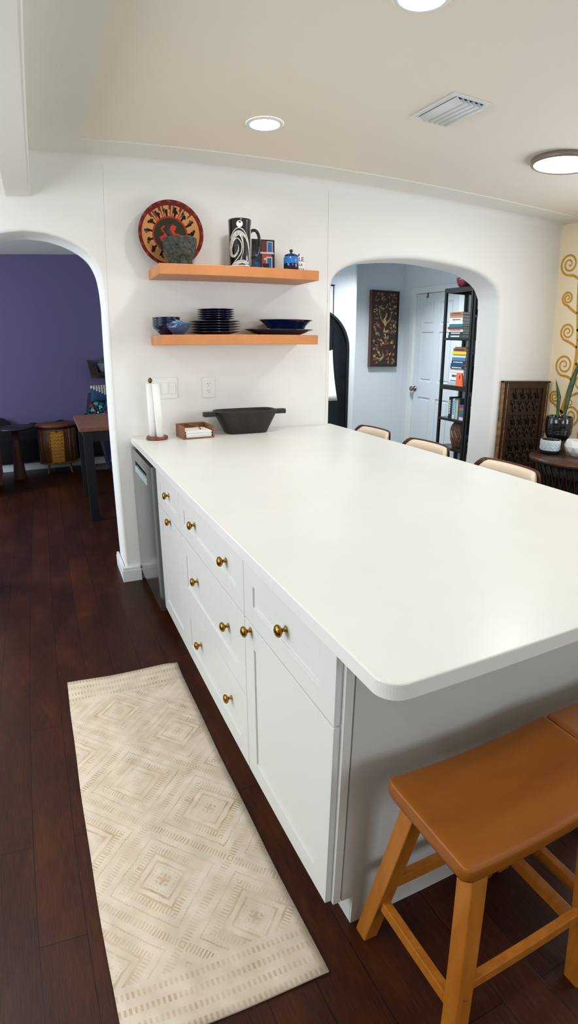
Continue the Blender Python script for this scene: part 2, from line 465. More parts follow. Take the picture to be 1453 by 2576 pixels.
# left room (purple) and the hall
struct(boxo('wall_purple', -3.5, 1.4, YP, YP+.1, 0, 2.6, M['purple']))
struct(boxo('wall_partition', 1.3, 1.4, YB, YP, 0, 2.6, M['cool']))
b = MB()   # left room's outer wall with a window
b.box(-3.5, -3.4, YB, 4.1, 0, 2.6, M['cool']); b.box(-3.5, -3.4, 5.3, YP, 0, 2.6, M['cool'])
b.box(-3.5, -3.4, 4.1, 5.3, 0, .9, M['cool']); b.box(-3.5, -3.4, 4.1, 5.3, 2.1, 2.6, M['cool'])
struct(b.done('wall_outer'))
b = MB()
for y in (4.1, 4.68, 5.26): b.box(-3.48, -3.42, y, y+.04, .9, 2.1, M['trim'])
for z in (.9, 2.06): b.box(-3.48, -3.42, 4.1, 5.3, z, z+.04, M['trim'])
struct(b.done('window_2'))
struct(boxo('ceiling_left_room', -3.5, 1.4, YB, YP+.1, 2.517, 2.62, M['ceil']))
struct(boxo('ceiling_hall', 1.4, 4.2, YB, 5.8, 2.517, 2.62, M['cool']))
# hall: wall with the rounded end, recessed wall with the picture, wall with the door
b = MB(); r = .055; x1 = 3.135
prof = [(1.4, 5.2)] + [(x1-r+r*math.sin(a*PI/16), 5.2+r-r*math.cos(a*PI/16)) for a in range(0, 9)] + [(x1, 5.65), (1.4, 5.65)]
lo = b.ring([Vector((x, y, 0)) for x, y in prof]); hi = b.ring([Vector((x, y, 2.6)) for x, y in prof])
for k in range(len(prof)): 
    k2 = (k+1) % len(prof); b.quad(lo[k], lo[k2], hi[k2], hi[k], M['cool'], 0 < k < 10)
struct(b.done('wall_hall_left'))
struct(boxo('wall_hall_far', 3.0, 4.15, 5.65, 5.75, 0, 2.6, M['cool']))
b = MB()   # door wall, around the opening
dy0, dy1, dz = 4.65, 5.43, 2.035
b.box(4.05, 4.15, YB, dy0, 0, 2.6, M['cool']); b.box(4.05, 4.15, dy1, 5.65, 0, 2.6, M['cool']); b.box(4.05, 4.15, dy0, dy1, dz, 2.6, M['cool'])
struct(b.done('wall_hall_right'))
b = MB()   # door casing
b.box(4.03, 4.052, dy1, dy1+.075, 0, dz+.06, M['trim'], .004); b.box(4.03, 4.052, dy0-.075, dy0, 0, dz+.06, M['trim'], .004)
b.box(4.0296, 4.0515, dy0-.0755, dy1+.0755, dz+.0005, dz+.07, M['trim'], .004)
b.box(4.05, 4.07, dy1-.012, dy1, 0, dz, M['trim']); b.box(4.05, 4.07, dy0, dy0+.012, 0, dz, M['trim'])
struct(b.done('trim_door'))
# six-panel door
b = MB(); X0, X1 = 4.06, 4.095; rails = [(0, .22), (.86, 1.04), (1.60, 1.66), (1.93, dz)]
b.box(X0+.01, X1, dy0+.012, dy1-.012, .005, dz-.004, M['door'])
ya, yb = dy0+.014, dy1-.014; ym = (ya+yb)/2
for z0, z1 in ((.006, .22), (.855, 1.04), (1.60, 1.68), (1.93, dz-.004)): b.box(X0+.0004, X0+.012, ya, yb, z0, z1, M['door'], .002)
for y0, y1 in ((ya, ya+.105), (ym-.05, ym+.05), (yb-.105, yb)): b.box(X0, X0+.012, y0, y1, .006, dz-.004, M['door'], .002)
for z0, z1 in ((.22, .855), (1.04, 1.60), (1.68, 1.93)):
    for y0, y1 in ((ya+.105, ym-.05), (ym+.05, yb-.105)): b.box(X0+.003, X0+.012, y0+.025, y1-.025, z0+.025, z1-.025, M['door'], .006)
d = struct(b.done('door_1'))
b = MB(); b.lathe([(.03, 0), (.032, -.006), (.012, -.01), (.011, -.035), (.024, -.042), (.03, -.055), (.026, -.066), (.0001, -.07)], M['nickel'], 20, (X0, 5.375, .945), axis='X')
b.done('door_handle', d)

# ------------------------------------------------------------------ kitchen island
TH = .033
def countertop():
    b = MB(); x0, x1, y0, y1, r = .446, 1.787, .604, YW-.002, .045; pts = []
    for cx, cy, a0 in ((x0+r, y0+r, PI), (x1-r, y0+r, 1.5*PI)):
        for k in range(13): a = a0+k*PI/24; pts.append((cx+r*math.cos(a), cy+r*math.sin(a)))
    pts += [(x1, y1), (x0, y1)]
    e = .003; rings = []
    def ins(p, q):   # inset towards centre by q
        cx, cy = (x0+x1)/2, (y0+y1)/2
        return (p[0]+(q if p[0] < cx else -q), p[1]+(q if p[1] < cy else 0))
    for z, q in ((.914-TH, 0), (.914-e, 0), (.914-e*.3, e*.3), (.914, e)):
        rings.append(b.ring([Vector((*ins(p, q), z)) for p in pts]))
    n = len(pts)
    for i in range(3):
        for k in range(n): b.quad(rings[i][k], rings[i][(k+1) % n], rings[i+1][(k+1) % n], rings[i+1][k], M['quartz'], False)
    b.face(rings[-1], M['quartz']); b.face(list(reversed(rings[0])), M['quartz'])
    return b.done('countertop')
tag(countertop(), 'long glossy white quartz countertop with rounded corner covering the island', 'countertop')

XC, XB_ = .464, .481     # door fronts, carcass front
ZU = .914-TH             # underside of counter
def knob(parent, x, y, z):
    b = MB()
    b.lathe([(.0085, 0), (.0095, -.002), (.006, -.004), (.0045, -.009), (.006, -.013), (.012, -.0155), (.0158, -.019), (.0165, -.022), (.0145, -.0265), (.009, -.0295), (.0001, -.0305)],
            M['brass'], 24, (0, 0, 0), axis='X')
    o = b.done('knob', parent, loc=(x, y, z)); return o
def shaker(name, parent, y0, y1, z0, z1, knobs, st=.072, label=None):
    """front at XC, recessed flat panel"""
    g = .0016; y0 += g; y1 -= g; z0 += g; z1 -= g+.001
    b = MB(); c = M['cab']; st_t = min(st, (z1-z0)*.33)
    b.box(XC+.0052, XB_-.0005, y0+.0004, y1-.0004, z0+.0004, z1-.0004, c)
    b.box(XC, XC+.0056, y0, y0+st, z0, z1, c, .0012); b.box(XC, XC+.0056, y1-st, y1, z0, z1, c, .0012)
    b.box(XC+.0001, XC+.0056, y0+st-.001, y1-st+.001, z0, z0+st_t, c, .0012); b.box(XC+.0001, XC+.0056, y0+st-.001, y1-st+.001, z1-st_t, z1, c, .0012)
    o = b.done(name, parent)
    for (ky, kz, onst) in knobs: knob(o, XC if onst else XC+.0052, ky, kz)
    return o
ZG, ZG2, ZB, ZT = .684, .397, .114, .868
def carcass(parent, y0, y1, toe_near=True):
    b = MB(); c = M['cab']; t = .018
    b.box(XB_, 1.09, y0+.0005, y0+t, ZB, ZU-.001, c); b.box(XB_, 1.09, y1-t, y1-.0005, ZB, ZU-.001, c)
    b.box(XB_, 1.09, y0+t, y1-t, ZB, ZB+t, c); b.box(1.07, 1.09, y0+t, y1-t, ZB+t, ZU-.001, c)
    b.box(XB_, XB_+.1, y0+t, y1-t, ZU-t, ZU-.001, c); b.box(XB_, XB_+.02, y0+t, y1-t, ZG-.01, ZG+.01, c)
    b.done('body', parent)
    boxo('toe_kick', .538, .553, y0+.0005, y1-.0005, 0, ZB, M['cab'], parent)
c3 = thing('base_cabinet', 'white island cabinet at the near end, one drawer above one wide door, two brass knobs', 'cabinet')
carcass(c3, .8, 1.346)
boxo('face_frame', XB_, XB_+.02, .791, .8, ZB, ZU-.001, M['cab'], c3)
shaker('drawer', c3, .801, 1.346, ZG, ZT, [(1.057, .786, False)])
shaker('door', c3, .801, 1.346, ZB, ZG, [(1.292, .662, True)])
c2 = thing('base_cabinet', 'white island cabinet in the middle with three wide drawers and six brass knobs', 'cabinet')
carcass(c2, 1.346, 2.131)
for z0, z1, kz in ((ZG, ZT, .789), (ZG2, ZG, .559), (ZB, ZG2, .277)):
    shaker('drawer', c2, 1.346, 2.131, z0, z1, [(1.52, kz, False), (1.90, kz, False)])
c1 = thing('base_cabinet', 'narrow white island cabinet beside the dishwasher, small drawer above a door', 'cabinet')
carcass(c1, 2.131, 2.609)
shaker('drawer', c1, 2.131, 2.609, ZG, ZT, [(2.35, .789, False)])
shaker('door', c1, 2.131, 2.609, ZB, ZG, [(2.33, .672, False)])
# end panel (faces the stools) with its seam and toe notch
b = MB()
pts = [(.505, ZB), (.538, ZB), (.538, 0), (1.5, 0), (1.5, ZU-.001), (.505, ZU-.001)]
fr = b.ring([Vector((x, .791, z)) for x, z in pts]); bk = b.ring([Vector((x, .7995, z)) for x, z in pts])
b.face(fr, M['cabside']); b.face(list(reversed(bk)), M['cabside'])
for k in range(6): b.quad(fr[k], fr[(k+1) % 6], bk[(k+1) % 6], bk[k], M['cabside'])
tag(b.done('end_panel'), 'flat white end panel of the island behind the wooden stools', 'panel')
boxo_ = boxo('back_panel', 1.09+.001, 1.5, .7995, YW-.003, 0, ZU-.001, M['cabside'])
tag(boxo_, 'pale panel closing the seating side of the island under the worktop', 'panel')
# dishwasher
dw = thing('dishwasher', 'stainless steel dishwasher built in between the wall pier and the island cabinets', 'dishwasher')
boxo('body', .475, 1.05, 2.665, 3.275, .06, ZU-.004, M['darkslot'], dw)
boxo('toe_kick', .55, .56, 2.665, 3.275, 0, .06, M['darkslot'], dw)
b = MB(); s = M['steel']; hy0, hy1, hz0, hz1 = 2.80, 3.165, .735, .795
y0, y1, z0, z1, fx, bx = 2.652, 3.283, .072, .856, .446, .474
b.box(fx, bx, y0, y1, z0, hz0, s); b.box(fx, bx, y0, y1, hz1, z1, s)
b.box(fx, bx, y0, hy0, hz0, hz1, s); b.box(fx, bx, hy1, y1, hz0, hz1, s)
b.box(bx-.004, bx, hy0, hy1, hz0, hz1, s)
dr = b.done('door', dw)
boxo('handle', fx-.002, fx+.012, hy0, hy1, hz0-.004, hz0+.03, M['steel_l'], dr, bev=.002)
boxo('filler_strip', XB_, .5, 2.609, 2.65, ZB, ZU-.002, M['cab'], c1)

# ------------------------------------------------------------------ rug
def rug():
    b = MB(); nx, ny = 20, 60; W, L = .50, 1.53; m = M['rug']
    def z(u, v):
        zz = .009
        if v > .93: zz += .012*((v-.93)/.07)**2*(.4+.6*math.cos(u*2.6)**2)
        zz += .0015*math.sin(u*9+v*14)
        return max(zz, .007)
    def xy(u, v):
        x, y = u*W, v*L
        x += .0008*math.sin(v*20)*(1 if u in (0, 1) else 0)
        if u > .9 and v > .98: x -= 0; y -= .012*(u-.9)/.1
        return x, y
    top = [[b.bm.verts.new((*xy(i/nx, j/ny), z(i/nx, j/ny))) for i in range(nx+1)] for j in range(ny+1)]
    bot = [[b.bm.verts.new((*xy(i/nx, j/ny), z(i/nx, j/ny)-.0068)) for i in range(nx+1)] for j in range(ny+1)]
    for j in range(ny):
        for i in range(nx):
            b.quad(top[j][i], top[j][i+1], top[j+1][i+1], top[j+1][i], m, True)
            b.quad(bot[j][i], bot[j+1][i], bot[j+1][i+1], bot[j][i+1], m, True)
    for j in range(ny):
        b.quad(top[j][0], top[j+1][0], bot[j+1][0], bot[j][0], m); b.quad(top[j][nx], bot[j][nx], bot[j+1][nx], top[j+1][nx], m)
    for i in range(nx):
        b.quad(top[0][i], bot[0][i], bot[0][i+1], top[0][i+1], m); b.quad(top[ny][i], top[ny][i+1], bot[ny][i+1], bot[ny][i], m)
    return b.done('rug', loc=(-.076, .695, 0))
tag(rug(), 'cream runner rug with faint tan diamond pattern lying on the dark floor', 'rug')

# ------------------------------------------------------------------ saddle stools
def saddle_stool(label, loc):
    t = thing('saddle_stool', label, 'stool', loc, group='wooden saddle stools at the island end')
    W, D, T = .452, .254, .040; b = MB(); m = M['oak']; nx, ny = 32, 14
    cr = .017
    def outline(u, v):   # rounded rectangle mapping
        x, y = (u-.5)*W, (v-.5)*D
        ax, ay = abs(x)-(W/2-cr), abs(y)-(D/2-cr)
        if ax > 0 and ay > 0:
            k = max(ax, ay)/math.hypot(ax, ay)
            x = math.copysign(W/2-cr+ax*k, x); y = math.copysign(D/2-cr+ay*k, y)
        return x, y
    def zt(x, y):
        s_ = abs(x)/(W/2); z = .593+.015*s_**2.0
        e = max(abs(x)/(W/2), abs(y)/(D/2)); z += -.0035*max(0, (e-.95)/.05)**2
        z += .004*(abs(y)/(D/2))**3*(1-s_)
        return z
    top = [[None]*(nx+1) for _ in range(ny+1)]; bot = [[None]*(nx+1) for _ in range(ny+1)]
    for j in range(ny+1):
        for i in range(nx+1):
            # cosine spacing near the edges
            u = .5-.5*math.cos(PI*i/nx); v = .5-.5*math.cos(PI*j/ny); x, y = outline(u, v)
            top[j][i] = b.bm.verts.new((x, y, zt(x, y))); bot[j][i] = b.bm.verts.new((x*.985, y*.97, zt(x, y)-T))
    for j in range(ny):
        for i in range(nx):
            b.quad(top[j][i], top[j][i+1], top[j+1][i+1], top[j+1][i], m, True)
            b.quad(bot[j][i], bot[j+1][i], bot[j+1][i+1], bot[j][i+1], m, True)
    def side(r1, r2):
        mid = [b.bm.verts.new((a.co.x*1.007, a.co.y*1.010, a.co.z-.008)) for a in r1]
        mid2 = [b.bm.verts.new((a.co.x*1.005, a.co.y*1.006, a.co.z-.030)) for a in r1]
        for k in range(len(r1)-1):
            b.quad(r1[k], r1[k+1], mid[k+1], mid[k], m, True); b.quad(mid[k], mid[k+1], mid2[k+1], mid2[k], m, True)
            b.quad(mid2[k], mid2[k+1], r2[k+1], r2[k], m, True)
    side(top[0], bot[0]); side(top[ny], bot[ny])
    side([r_[0] for r_ in top], [r_[0] for r_ in bot]); side([r_[nx] for r_ in top], [r_[nx] for r_ in bot])
    bmesh.ops.remove_doubles(b.bm, verts=b.bm.verts, dist=1e-5)
    b.done('seat', t)
    feet = {}
    for sx in (-1, 1):
        for sy in (-1, 1):
            a = Vector((sx*.170, sy*.085, .565)); f = Vector((sx*.197, sy*.178, 0)); feet[(sx, sy)] = (f, a)
            lb = MB(); ax = (a-f).normalized()
            lb.beam(f, a, .039, .043, M['oakleg'], .003, up=(0, 1, 0))
            # cut the foot flat on the floor
            for v in lb.bm.verts:
                if v.co.z < .02: 
                    k = v.co.z/ax.z; v.co = v.co-ax*k+Vector((0, 0, 0))
                    if v.co.z < .0005: v.co.z = 0
            lg = lb.done('leg', t)
            pb = MB(); p = f+(a-f)*.40; pb.lathe([(.0055, 0), (.0055, .0015), (.004, .0025), (.0001, .0028)], M['oak'], 12, (p.x, p.y-.021, p.z), axis='Y', mx=Matrix.Rotation(PI, 4, 'X'))
            pb.done('dowel_plug', lg)
    def at(k, h): f, a = feet[k]; return f+(a-f)*(h/.565)
    for sx in (-1, 1): 
        sb = MB(); sb.beam(at((sx, -1), .172), at((sx, 1), .172), .021, .034, M['oakleg'], .002); sb.done('stretcher', t)
    for sy in (-1, 1):
        sb = MB(); sb.beam(at((-1, sy), .235), at((1, sy), .235), .021, .034, M['oakleg'], .002); sb.done('stretcher', t)
    return t
saddle_stool('honey wooden saddle stool nearest the island corner, whole seat in view', (.762, .574, 0))
saddle_stool('second honey wooden saddle stool, cut off by the right side of the photo', (1.220, .574, 0))

# ------------------------------------------------------------------ cream counter chairs along the far side
def cream_chair(y, label, x=1.90):
    t = thing('counter_chair', label, 'chair', (x, y, 0), group='cream upholstered counter chairs along the far side of the island')
    H0, H1 = .66, .921
    def arc(rad, half, n=24, ex=2.6):
        out = []
        for k in range(n+1):
            u = -1+2*k/n; yy = half*u; xx = rad*(1-abs(u)**ex)
            out.append((xx, yy))
        return out
    def rim(u): return H1-.058*max(0, (abs(u)-.74)/.26)**2.2
    b = MB(); n = 28; pi = arc(.055, .206, n); po = arc(.072, .222, n); m = M['walnut']
    ri, ro = [], []
    for k in range(n+1):
        u = -1+2*k/n
        ri.append([b.bm.verts.new((pi[k][0]+.012, pi[k][1], z)) for z in (H0, rim(u))]); ro.append([b.bm.verts.new((po[k][0], po[k][1], z)) for z in (H0, rim(u))])
    for k in range(n):
        b.quad(ri[k][0], ri[k][1], ri[k+1][1], ri[k+1][0], m, True); b.quad(ro[k][0], ro[k+1][0], ro[k+1][1], ro[k][1], m, True)
        b.quad(ri[k][1], ro[k][1], ro[k+1][1], ri[k+1][1], m); b.quad(ri[k][0], ri[k+1][0], ro[k+1][0], ro[k][0], m)
    for k in (0, n): b.quad(ri[k][0], ro[k][0], ro[k][1], ri[k][1], m)
    sh = b.done('back_shell', t)
    for sy in (-1, 1):
        for z in (.76, .81, .85):
            rb = MB(); rb.lathe([(.006, 0), (.005, -.003), (.0001, -.005)], M['brass'], 10, (-.001, sy*.214, z), axis='X'); rb.done('rivet', sh)
    b = MB(); m = M['pad']; pp = arc(.060, .190, n)
    rows = [(H0+.01, .0), (H0+.03, .022), (H1-.05, .024), (H1-.022, .020), (H1-.008, .004)]
    G = []
    for k in range(n+1):
        u = -1+2*k/n; g = .004*abs(math.sin(k*PI/n*5*1.0)); col = []
        for z, th in rows:
            zz = z if z < .74 else rim(u)-(H1-z)
            col.append(b.bm.verts.new((pp[k][0]-th-(g if th > .01 else 0)+.006, pp[k][1]*(1-.02*(th < .01)), zz)))
        G.append(col)
    for k in range(n):
        for j in range(len(rows)-1): b.quad(G[k][j], G[k][j+1], G[k+1][j+1], G[k+1][j], m, True)
    Bk = [[b.bm.verts.new((pp[k][0]+.012, pp[k][1], c_.co.z)) for c_ in (G[k][0], G[k][-1])] for k in range(n+1)]
    for k in range(n):
        b.quad(G[k][-1], Bk[k][1], Bk[k+1][1], G[k+1][-1], m, True); b.quad(Bk[k][0], Bk[k][1], Bk[k+1][1], Bk[k+1][0], m)
        b.quad(G[k][0], G[k+1][0], Bk[k+1][0], Bk[k][0], m)
    for k in (0, n): b.face([G[k][j] for j in range(len(rows))]+[Bk[k][1], Bk[k][0]], m)
    b.done('back_cushion', t)
    b = MB(); b.box(-.27, .1, -.21, .21, .53, .60, M['pad'], .03, seg=4); b.done('seat', t)
    for sx, sy in ((-1, -1), (-1, 1), (1, -1), (1, 1)):
        b = MB(); b.beam((-.085+sx*.17, sy*.2, 0), (-.085+sx*.13, sy*.16, .53), .026, .026, M['walnut'], .003, up=(0, 1, 0), w2=.034, d2=.034); b.done('leg', t)
    b = MB(); b.tube([(-.24, -.19, .2), (-.24, .19, .2)], .009, M['black']); b.done('footrest', t)
    return t
cream_chair(2.955, 'cream and walnut counter chair nearest the arched wall')
cream_chair(2.405, 'cream and walnut counter chair, middle of the three along the island')
cream_chair(1.795, 'cream and walnut counter chair nearest the camera, in front of the carved panel')

# ------------------------------------------------------------------ wall shelves
def shelf(x0, x1, z0, z1, label):
    b = MB(); b.box(x0, x1, YW-.294, YW-.0005, z0, z1, M['shelf'], .003)
    o = b.done('floating_shelf'); return tag(o, label, 'shelf', 'orange floating shelves on the white wall')
shelf(.603, 1.536, 1.808, 1.864, 'upper thick orange wooden floating shelf on the white wall')
shelf(.601, 1.535, 1.440, 1.495, 'lower thick orange wooden floating shelf holding navy dishes')
ZS1, ZS2 = 1.8645, 1.4955

# woven basket plate leaning on the wall
def basket_plate():
    b = MB(); R0 = .183; N = 96
    prof = []
    def z(r): return .012+.045*(r/R0)**2.4
    radii = [0, .018, .034, .048, .060, .092, .101, .106, .112, .118, .124, .130, .136, .142, .149, .156, .163, .172, R0]
    N = 120
    t, d, rd, mr, ol, br, pl = (M[k] for k in ('b_tan', 'b_dark', 'b_red', 'b_mar', 'b_olive', 'b_brt', 'b_plum'))
    def pick(ri, k):
        r = (radii[ri]+radii[ri+1])/2; ph = k % 8; sgm = k//8; top = abs((k-30+60) % 120-60) < 17
        if r > .163: return (rd if (k//2) % 3 == 0 else mr) if r > .172 else mr
        if r > .156: return mr if top else t
        if r < .061:
            arm = math.cos(k/N*2*PI*5+.9)
            return br if r < .034+.026*(arm > -.25) and not (r > .048 and arm < .2) else ol
        if r < .092: return ol
        if r < .101: return rd
        if ph in (0, 1) and r < .134: return d
        if ph == 2 and .118 < r < (.149 if sgm % 2 else .142): return pl if sgm % 3 else d
        if ph == 1 and r < .149 and sgm % 2: return d
        if ph == 3 and .130 < r < .142: return pl if sgm % 2 else d
        if ph == 7 and .118 < r < .130 and sgm % 3: return d
        if top and ph in (3, 5) : return pl if r > .124 else rd
        if top and ph == 6 and r > .136: return mr
        return t
    rings = [b.ring([Vector((r*math.cos(2*PI*k/N), r*math.sin(2*PI*k/N), z(r))) for k in range(N)]) if r > 0 else None for r in radii]
    c0 = b.bm.verts.new((0, 0, z(0)))
    for k in range(N): b.face([c0, rings[1][k], rings[1][(k+1) % N]], pick(0, k), True)
    for i in range(1, len(radii)-1):
        for k in range(N): b.quad(rings[i][k], rings[i][(k+1) % N], rings[i+1][(k+1) % N], rings[i+1][k], pick(i, k), True)
    back = [b.ring([Vector((r*math.cos(2*PI*k/N), r*math.sin(2*PI*k/N), z(r)-.008)) for k in range(N)]) for r in (R0, .12, .06)]
    for k in range(N): b.quad(rings[-1][k], rings[-1][(k+1) % N], back[0][(k+1) % N], back[0][k], mr, True)
    for i in (0, 1):
        for k in range(N): b.quad(back[i][k], back[i][(k+1) % N], back[i+1][(k+1) % N], back[i+1][k], mr, True)
    b.face(back[2], mr)
    o = b.done('woven_basket_plate', loc=(.722, YW-.030, 2.054)); o.rotation_euler = (PI/2-.03, 0, 0)
    return o
tag(basket_plate(), 'round coiled basket plate in tan, red and black leaning on the wall behind the mortar', 'basket')

# mortar and pestle
mo = thing('stone_mortar', 'speckled grey stone mortar on the upper shelf in front of the round basket', 'mortar', (.748, 3.125, ZS1))
b = MB(); b.lathe([(.064, 0), (.069, .004), (.068, .020), (.063, .030), (.077, .050), (.087, .075), (.092, .115), (.092, .148), (.087, .152), (.078, .148), (.074, .11), (.05, .07), (.0001, .06)], M['stone'], 40)
b.done('bowl', mo)
b = MB(); b.tube([(.748-.0, 3.125, ZS1+.080), (.715, 3.125, ZS1+.135), (.690, 3.125, ZS1+.175), (.668, 3.125, ZS1+.207)], [.020, .017, .015, .0165], M['stone2'], 14)
tag(b.done('pestle'), 'black stone pestle resting inside the grey mortar', 'pestle')

# stein
st = thing('beer_stein', 'tall black ceramic stein with silver wave swirl and handle', 'mug', (1.097, 3.13, ZS1))
b = MB(); b.lathe([(.062, 0), (.066, .003), (.066, .012), (.0635, .02), (.0625, .10), (.0635, .235), (.0655, .262), (.0655, .272), (.060, .274), (.057, .26), (.056, .02), (.0001, .015)], M['ceramic_b'], 48)
body = b.done('body', st)
b = MB(); pts = [(.058, 0, .205), (.080, 0, .222), (.104, 0, .215), (.118, 0, .180), (.118, 0, .14), (.108, 0, .10), (.09, 0, .075), (.06, 0, .07)]
b.tube(crom(pts, 5), .009, M['ceramic_b'], 12); b.done('handle', st)
def wrap(path, w, m, name, parent, R=.0642, taper=None):
    """flat ribbon on the mug: path of (angle, height); angle 0 faces the camera"""
    b = MB(); L, Rr = [], []
    P = [(a*R, h) for a, h in path]
    for i, p in enumerate(P):
        q0, q1 = P[max(i-1, 0)], P[min(i+1, len(P)-1)]; dx, dz = q1[0]-q0[0], q1[1]-q0[1]; l = math.hypot(dx, dz) or 1
        ww = w[i] if isinstance(w, list) else w
        for lst, sg in ((L, 1), (Rr, -1)):
            s_ = p[0]-dz/l*ww/2*sg; h = p[1]+dx/l*ww/2*sg; a = s_/R - PI/2 - .33
            lst.append(b.bm.verts.new((math.cos(a)*R, math.sin(a)*R, h)))
    for i in range(len(P)-1): b.quad(L[i], L[i+1], Rr[i+1], Rr[i], m, True)
    return b.done(name, parent)
# big wave: wide band rising from the foot, curling over to the left and hooking back in
wave = crom([(.30, .022), (.52, .055), (.60, .095), (.50, .140), (.22, .178), (-.15, .192), (-.55, .172), (-.82, .135), (-.92, .100), (-.80, .072), (-.50, .066), (-.25, .082), (-.12, .108), (-.20, .128)], 6)
nn = len(wave); wd_ = []
for i_ in range(nn):
    t_ = i_/nn
    wd_.append(.060-.034*min(1, t_/.35) if t_ < .55 else max(.003, .026*(1-(t_-.55)/.45)))
wrap(wave, wd_, M['silver'], 'wave_band', body)
wrap(crom([(.86, .012), (.95, .075), (.86, .130), (.62, .178), (.25, .210), (-.18, .218), (-.62, .197), (-.92, .165)], 5), .0045, M['ceramic_w'], 'outline', body, .0645)
wrap(crom([(-.92, .010), (-.55, .030), (-.15, .058), (.12, .090), (.16, .125), (-.02, .152), (-.30, .162), (-.58, .145), (-.72, .118)], 5), .004, M['ceramic_w'], 'outline', body, .0648)
wrap(crom([(-.62, .012), (-.3, .026), (.0, .034), (.4, .034), (.75, .022)], 5), .020, M['silver'], 'lower_wave', body)
wrap([(-.95+i_*.1, .014) for i_ in range(20)], .006, M['ceramic_w'], 'foot_band', body, .0668)
wrap([(-.5+i_*.1, .030) for i_ in range(12)], .003, M['ceramic_w'], 'foot_line', body, .0650)
wrap([(1.22, .02+.02*i_) for i_ in range(12)], .014, M['silver'], 'side_band', body, .0645)
b = MB()   # moon disc near the rim
a0 = -PI/2-.33-.02; cz, rr_ = .240, .0185; N = 24; Rm = .0658
vs = [b.bm.verts.new((math.cos(a0+rr_*math.cos(2*PI*k/N)/Rm)*Rm, math.sin(a0+rr_*math.cos(2*PI*k/N)/Rm)*Rm, cz+rr_*math.sin(2*PI*k/N))) for k in range(N)]
b.face(vs, M['ceramic_w']); b.done('moon_disc', body)

# picture card with painted house front
pc = thing('picture_card', 'upright card with painting of red and dark house fronts and blue doors', 'picture', (1.270, 3.205, ZS1), rz=-.05)
b = MB(); b.box(-.070, .070, 0, .012, 0, .19, mat('card_black', '#17151a', .35)); bd = b.done('board', pc)
pm = dict(r1=mat('paint_red', '#a8442f', .4), r2=mat('paint_dark_red', '#5c2620', .4), bl=mat('paint_blue', '#2b5f96', .4), w=mat('paint_white', '#c8cbd0', .4), nv=mat('paint_navy', '#1a2f52', .4), k=mat('paint_black', '#0e0d10', .4), y=mat('paint_yellow', '#c9c34a', .4))
b = MB()
def pr(x0, x1, z0, z1, k, l): b.box(x0, x1, -.0006-.0002*l, .0002, z0, z1, pm[k])
pr(-.068, -.02, .004, .12, 'nv', 0); pr(-.012, .062, .118, .182, 'r2', 0); pr(-.008, .05, .014, .108, 'r1', 0)
pr(.022, .058, .118, .180, 'w', 1); pr(.026, .054, .120, .176, 'bl', 2); pr(-.02, .066, .108, .118, 'w', 1); pr(.018, .056, .012, .092, 'w', 1); pr(.024, .050, .014, .084, 'bl', 2)
pr(.004, .016, .072, .084, 'w', 2); pr(-.004, .034, .024, .052, 'k', 3); pr(-.06, -.05, .085, .095, 'y', 2); pr(-.05, -.03, .01, .06, 'bl', 2)
b.done('painting', pc)
# blue jar
ja = thing('enamel_jar', 'small black and bright blue enamel jar with knobbed lid on the upper shelf', 'jar', (1.410, 3.115, ZS1))
b = MB(); k_, bl_ = M['ceramic_b'], M['bluej']
nv_ = mat('deep_navy_glaze', '#0b1838', .15, coat=.4)
b.lathe([(.038, 0), (.044, .004), (.0445, .045), (.0445, .048), (.0445, .078), (.040, .086), (.036, .088)], bl_, 32, mats=[nv_, nv_, bl_, bl_, bl_, bl_, bl_]); jb = b.done('body', ja)
b = MB(); b.lathe([(.040, .087), (.040, .093), (.030, .100), (.010, .105), (.006, .108), (.006, .113), (.011, .118), (.011, .124), (.006, .128), (.0001, .129)], nv_, 28); b.done('lid', ja)
b = MB(); b.tube([(.036, -.01, .090), (.044, -.012, .094), (.046, -.012, .104)], .004, nv_, 8); b.done('lid_clasp', ja)
# white book with lettering
bo = thing('white_book', 'small white book with black lettering standing half hidden behind the blue jar', 'book', (1.478, 3.200, ZS1))
b = MB(); b.box(-.06, .06, 0, .02, 0, .108, M['paper'], .001); b.done('cover', bo)
text_mesh('LE', .036, M['darkslot'], 'title_line', bo, (.056, -.0006, .078), cx='RIGHT')
text_mesh('LA', .022, M['darkslot'], 'title_line', bo, (.048, -.0006, .050), cx='RIGHT')
text_mesh('ENCIA', .021, M['darkslot'], 'title_line', bo, (.058, -.0006, .022), cx='RIGHT')

# dishes on the lower shelf
def rim_bowl(name, loc, r, h, foot, m, label, cat, group, sx=1, sy=1, wall=.003, flare=.35):
    b = MB(); prof = [(foot, 0), (foot, .004), (foot+(r-foot)*.35, h*.22), (foot+(r-foot)*.75, h*.6), (r-.004, h*.95), (r, h), (r-.003, h), (foot+(r-foot)*.70, h*.62), (foot*.9, h*.22+.002), (.0001, h*.18)]
    b.lathe(prof, m, 48, sx=sx, sy=sy); o = b.done(name, loc=loc); return tag(o, label, cat, group)
for k in range(5):
    lab = ['lowest', 'second from bottom', 'middle', 'second from top', 'topmost'][k]
    b = MB(); r, h = .078, .056
    b.lathe([(.034, 0), (.036, .004), (.052, .02), (.072, .036), (.0775, .054), (.0775, .0562), (.074, .0562), (.068, .040), (.046, .02), (.0001, .012)], M['navy'], 44)
    tag(b.done('cereal_bowl', loc=(.664, 3.15, ZS2+.0103*k)), lab + ' navy bowl nested at the left end of the lower shelf', 'bowl', 'nested navy bowls')
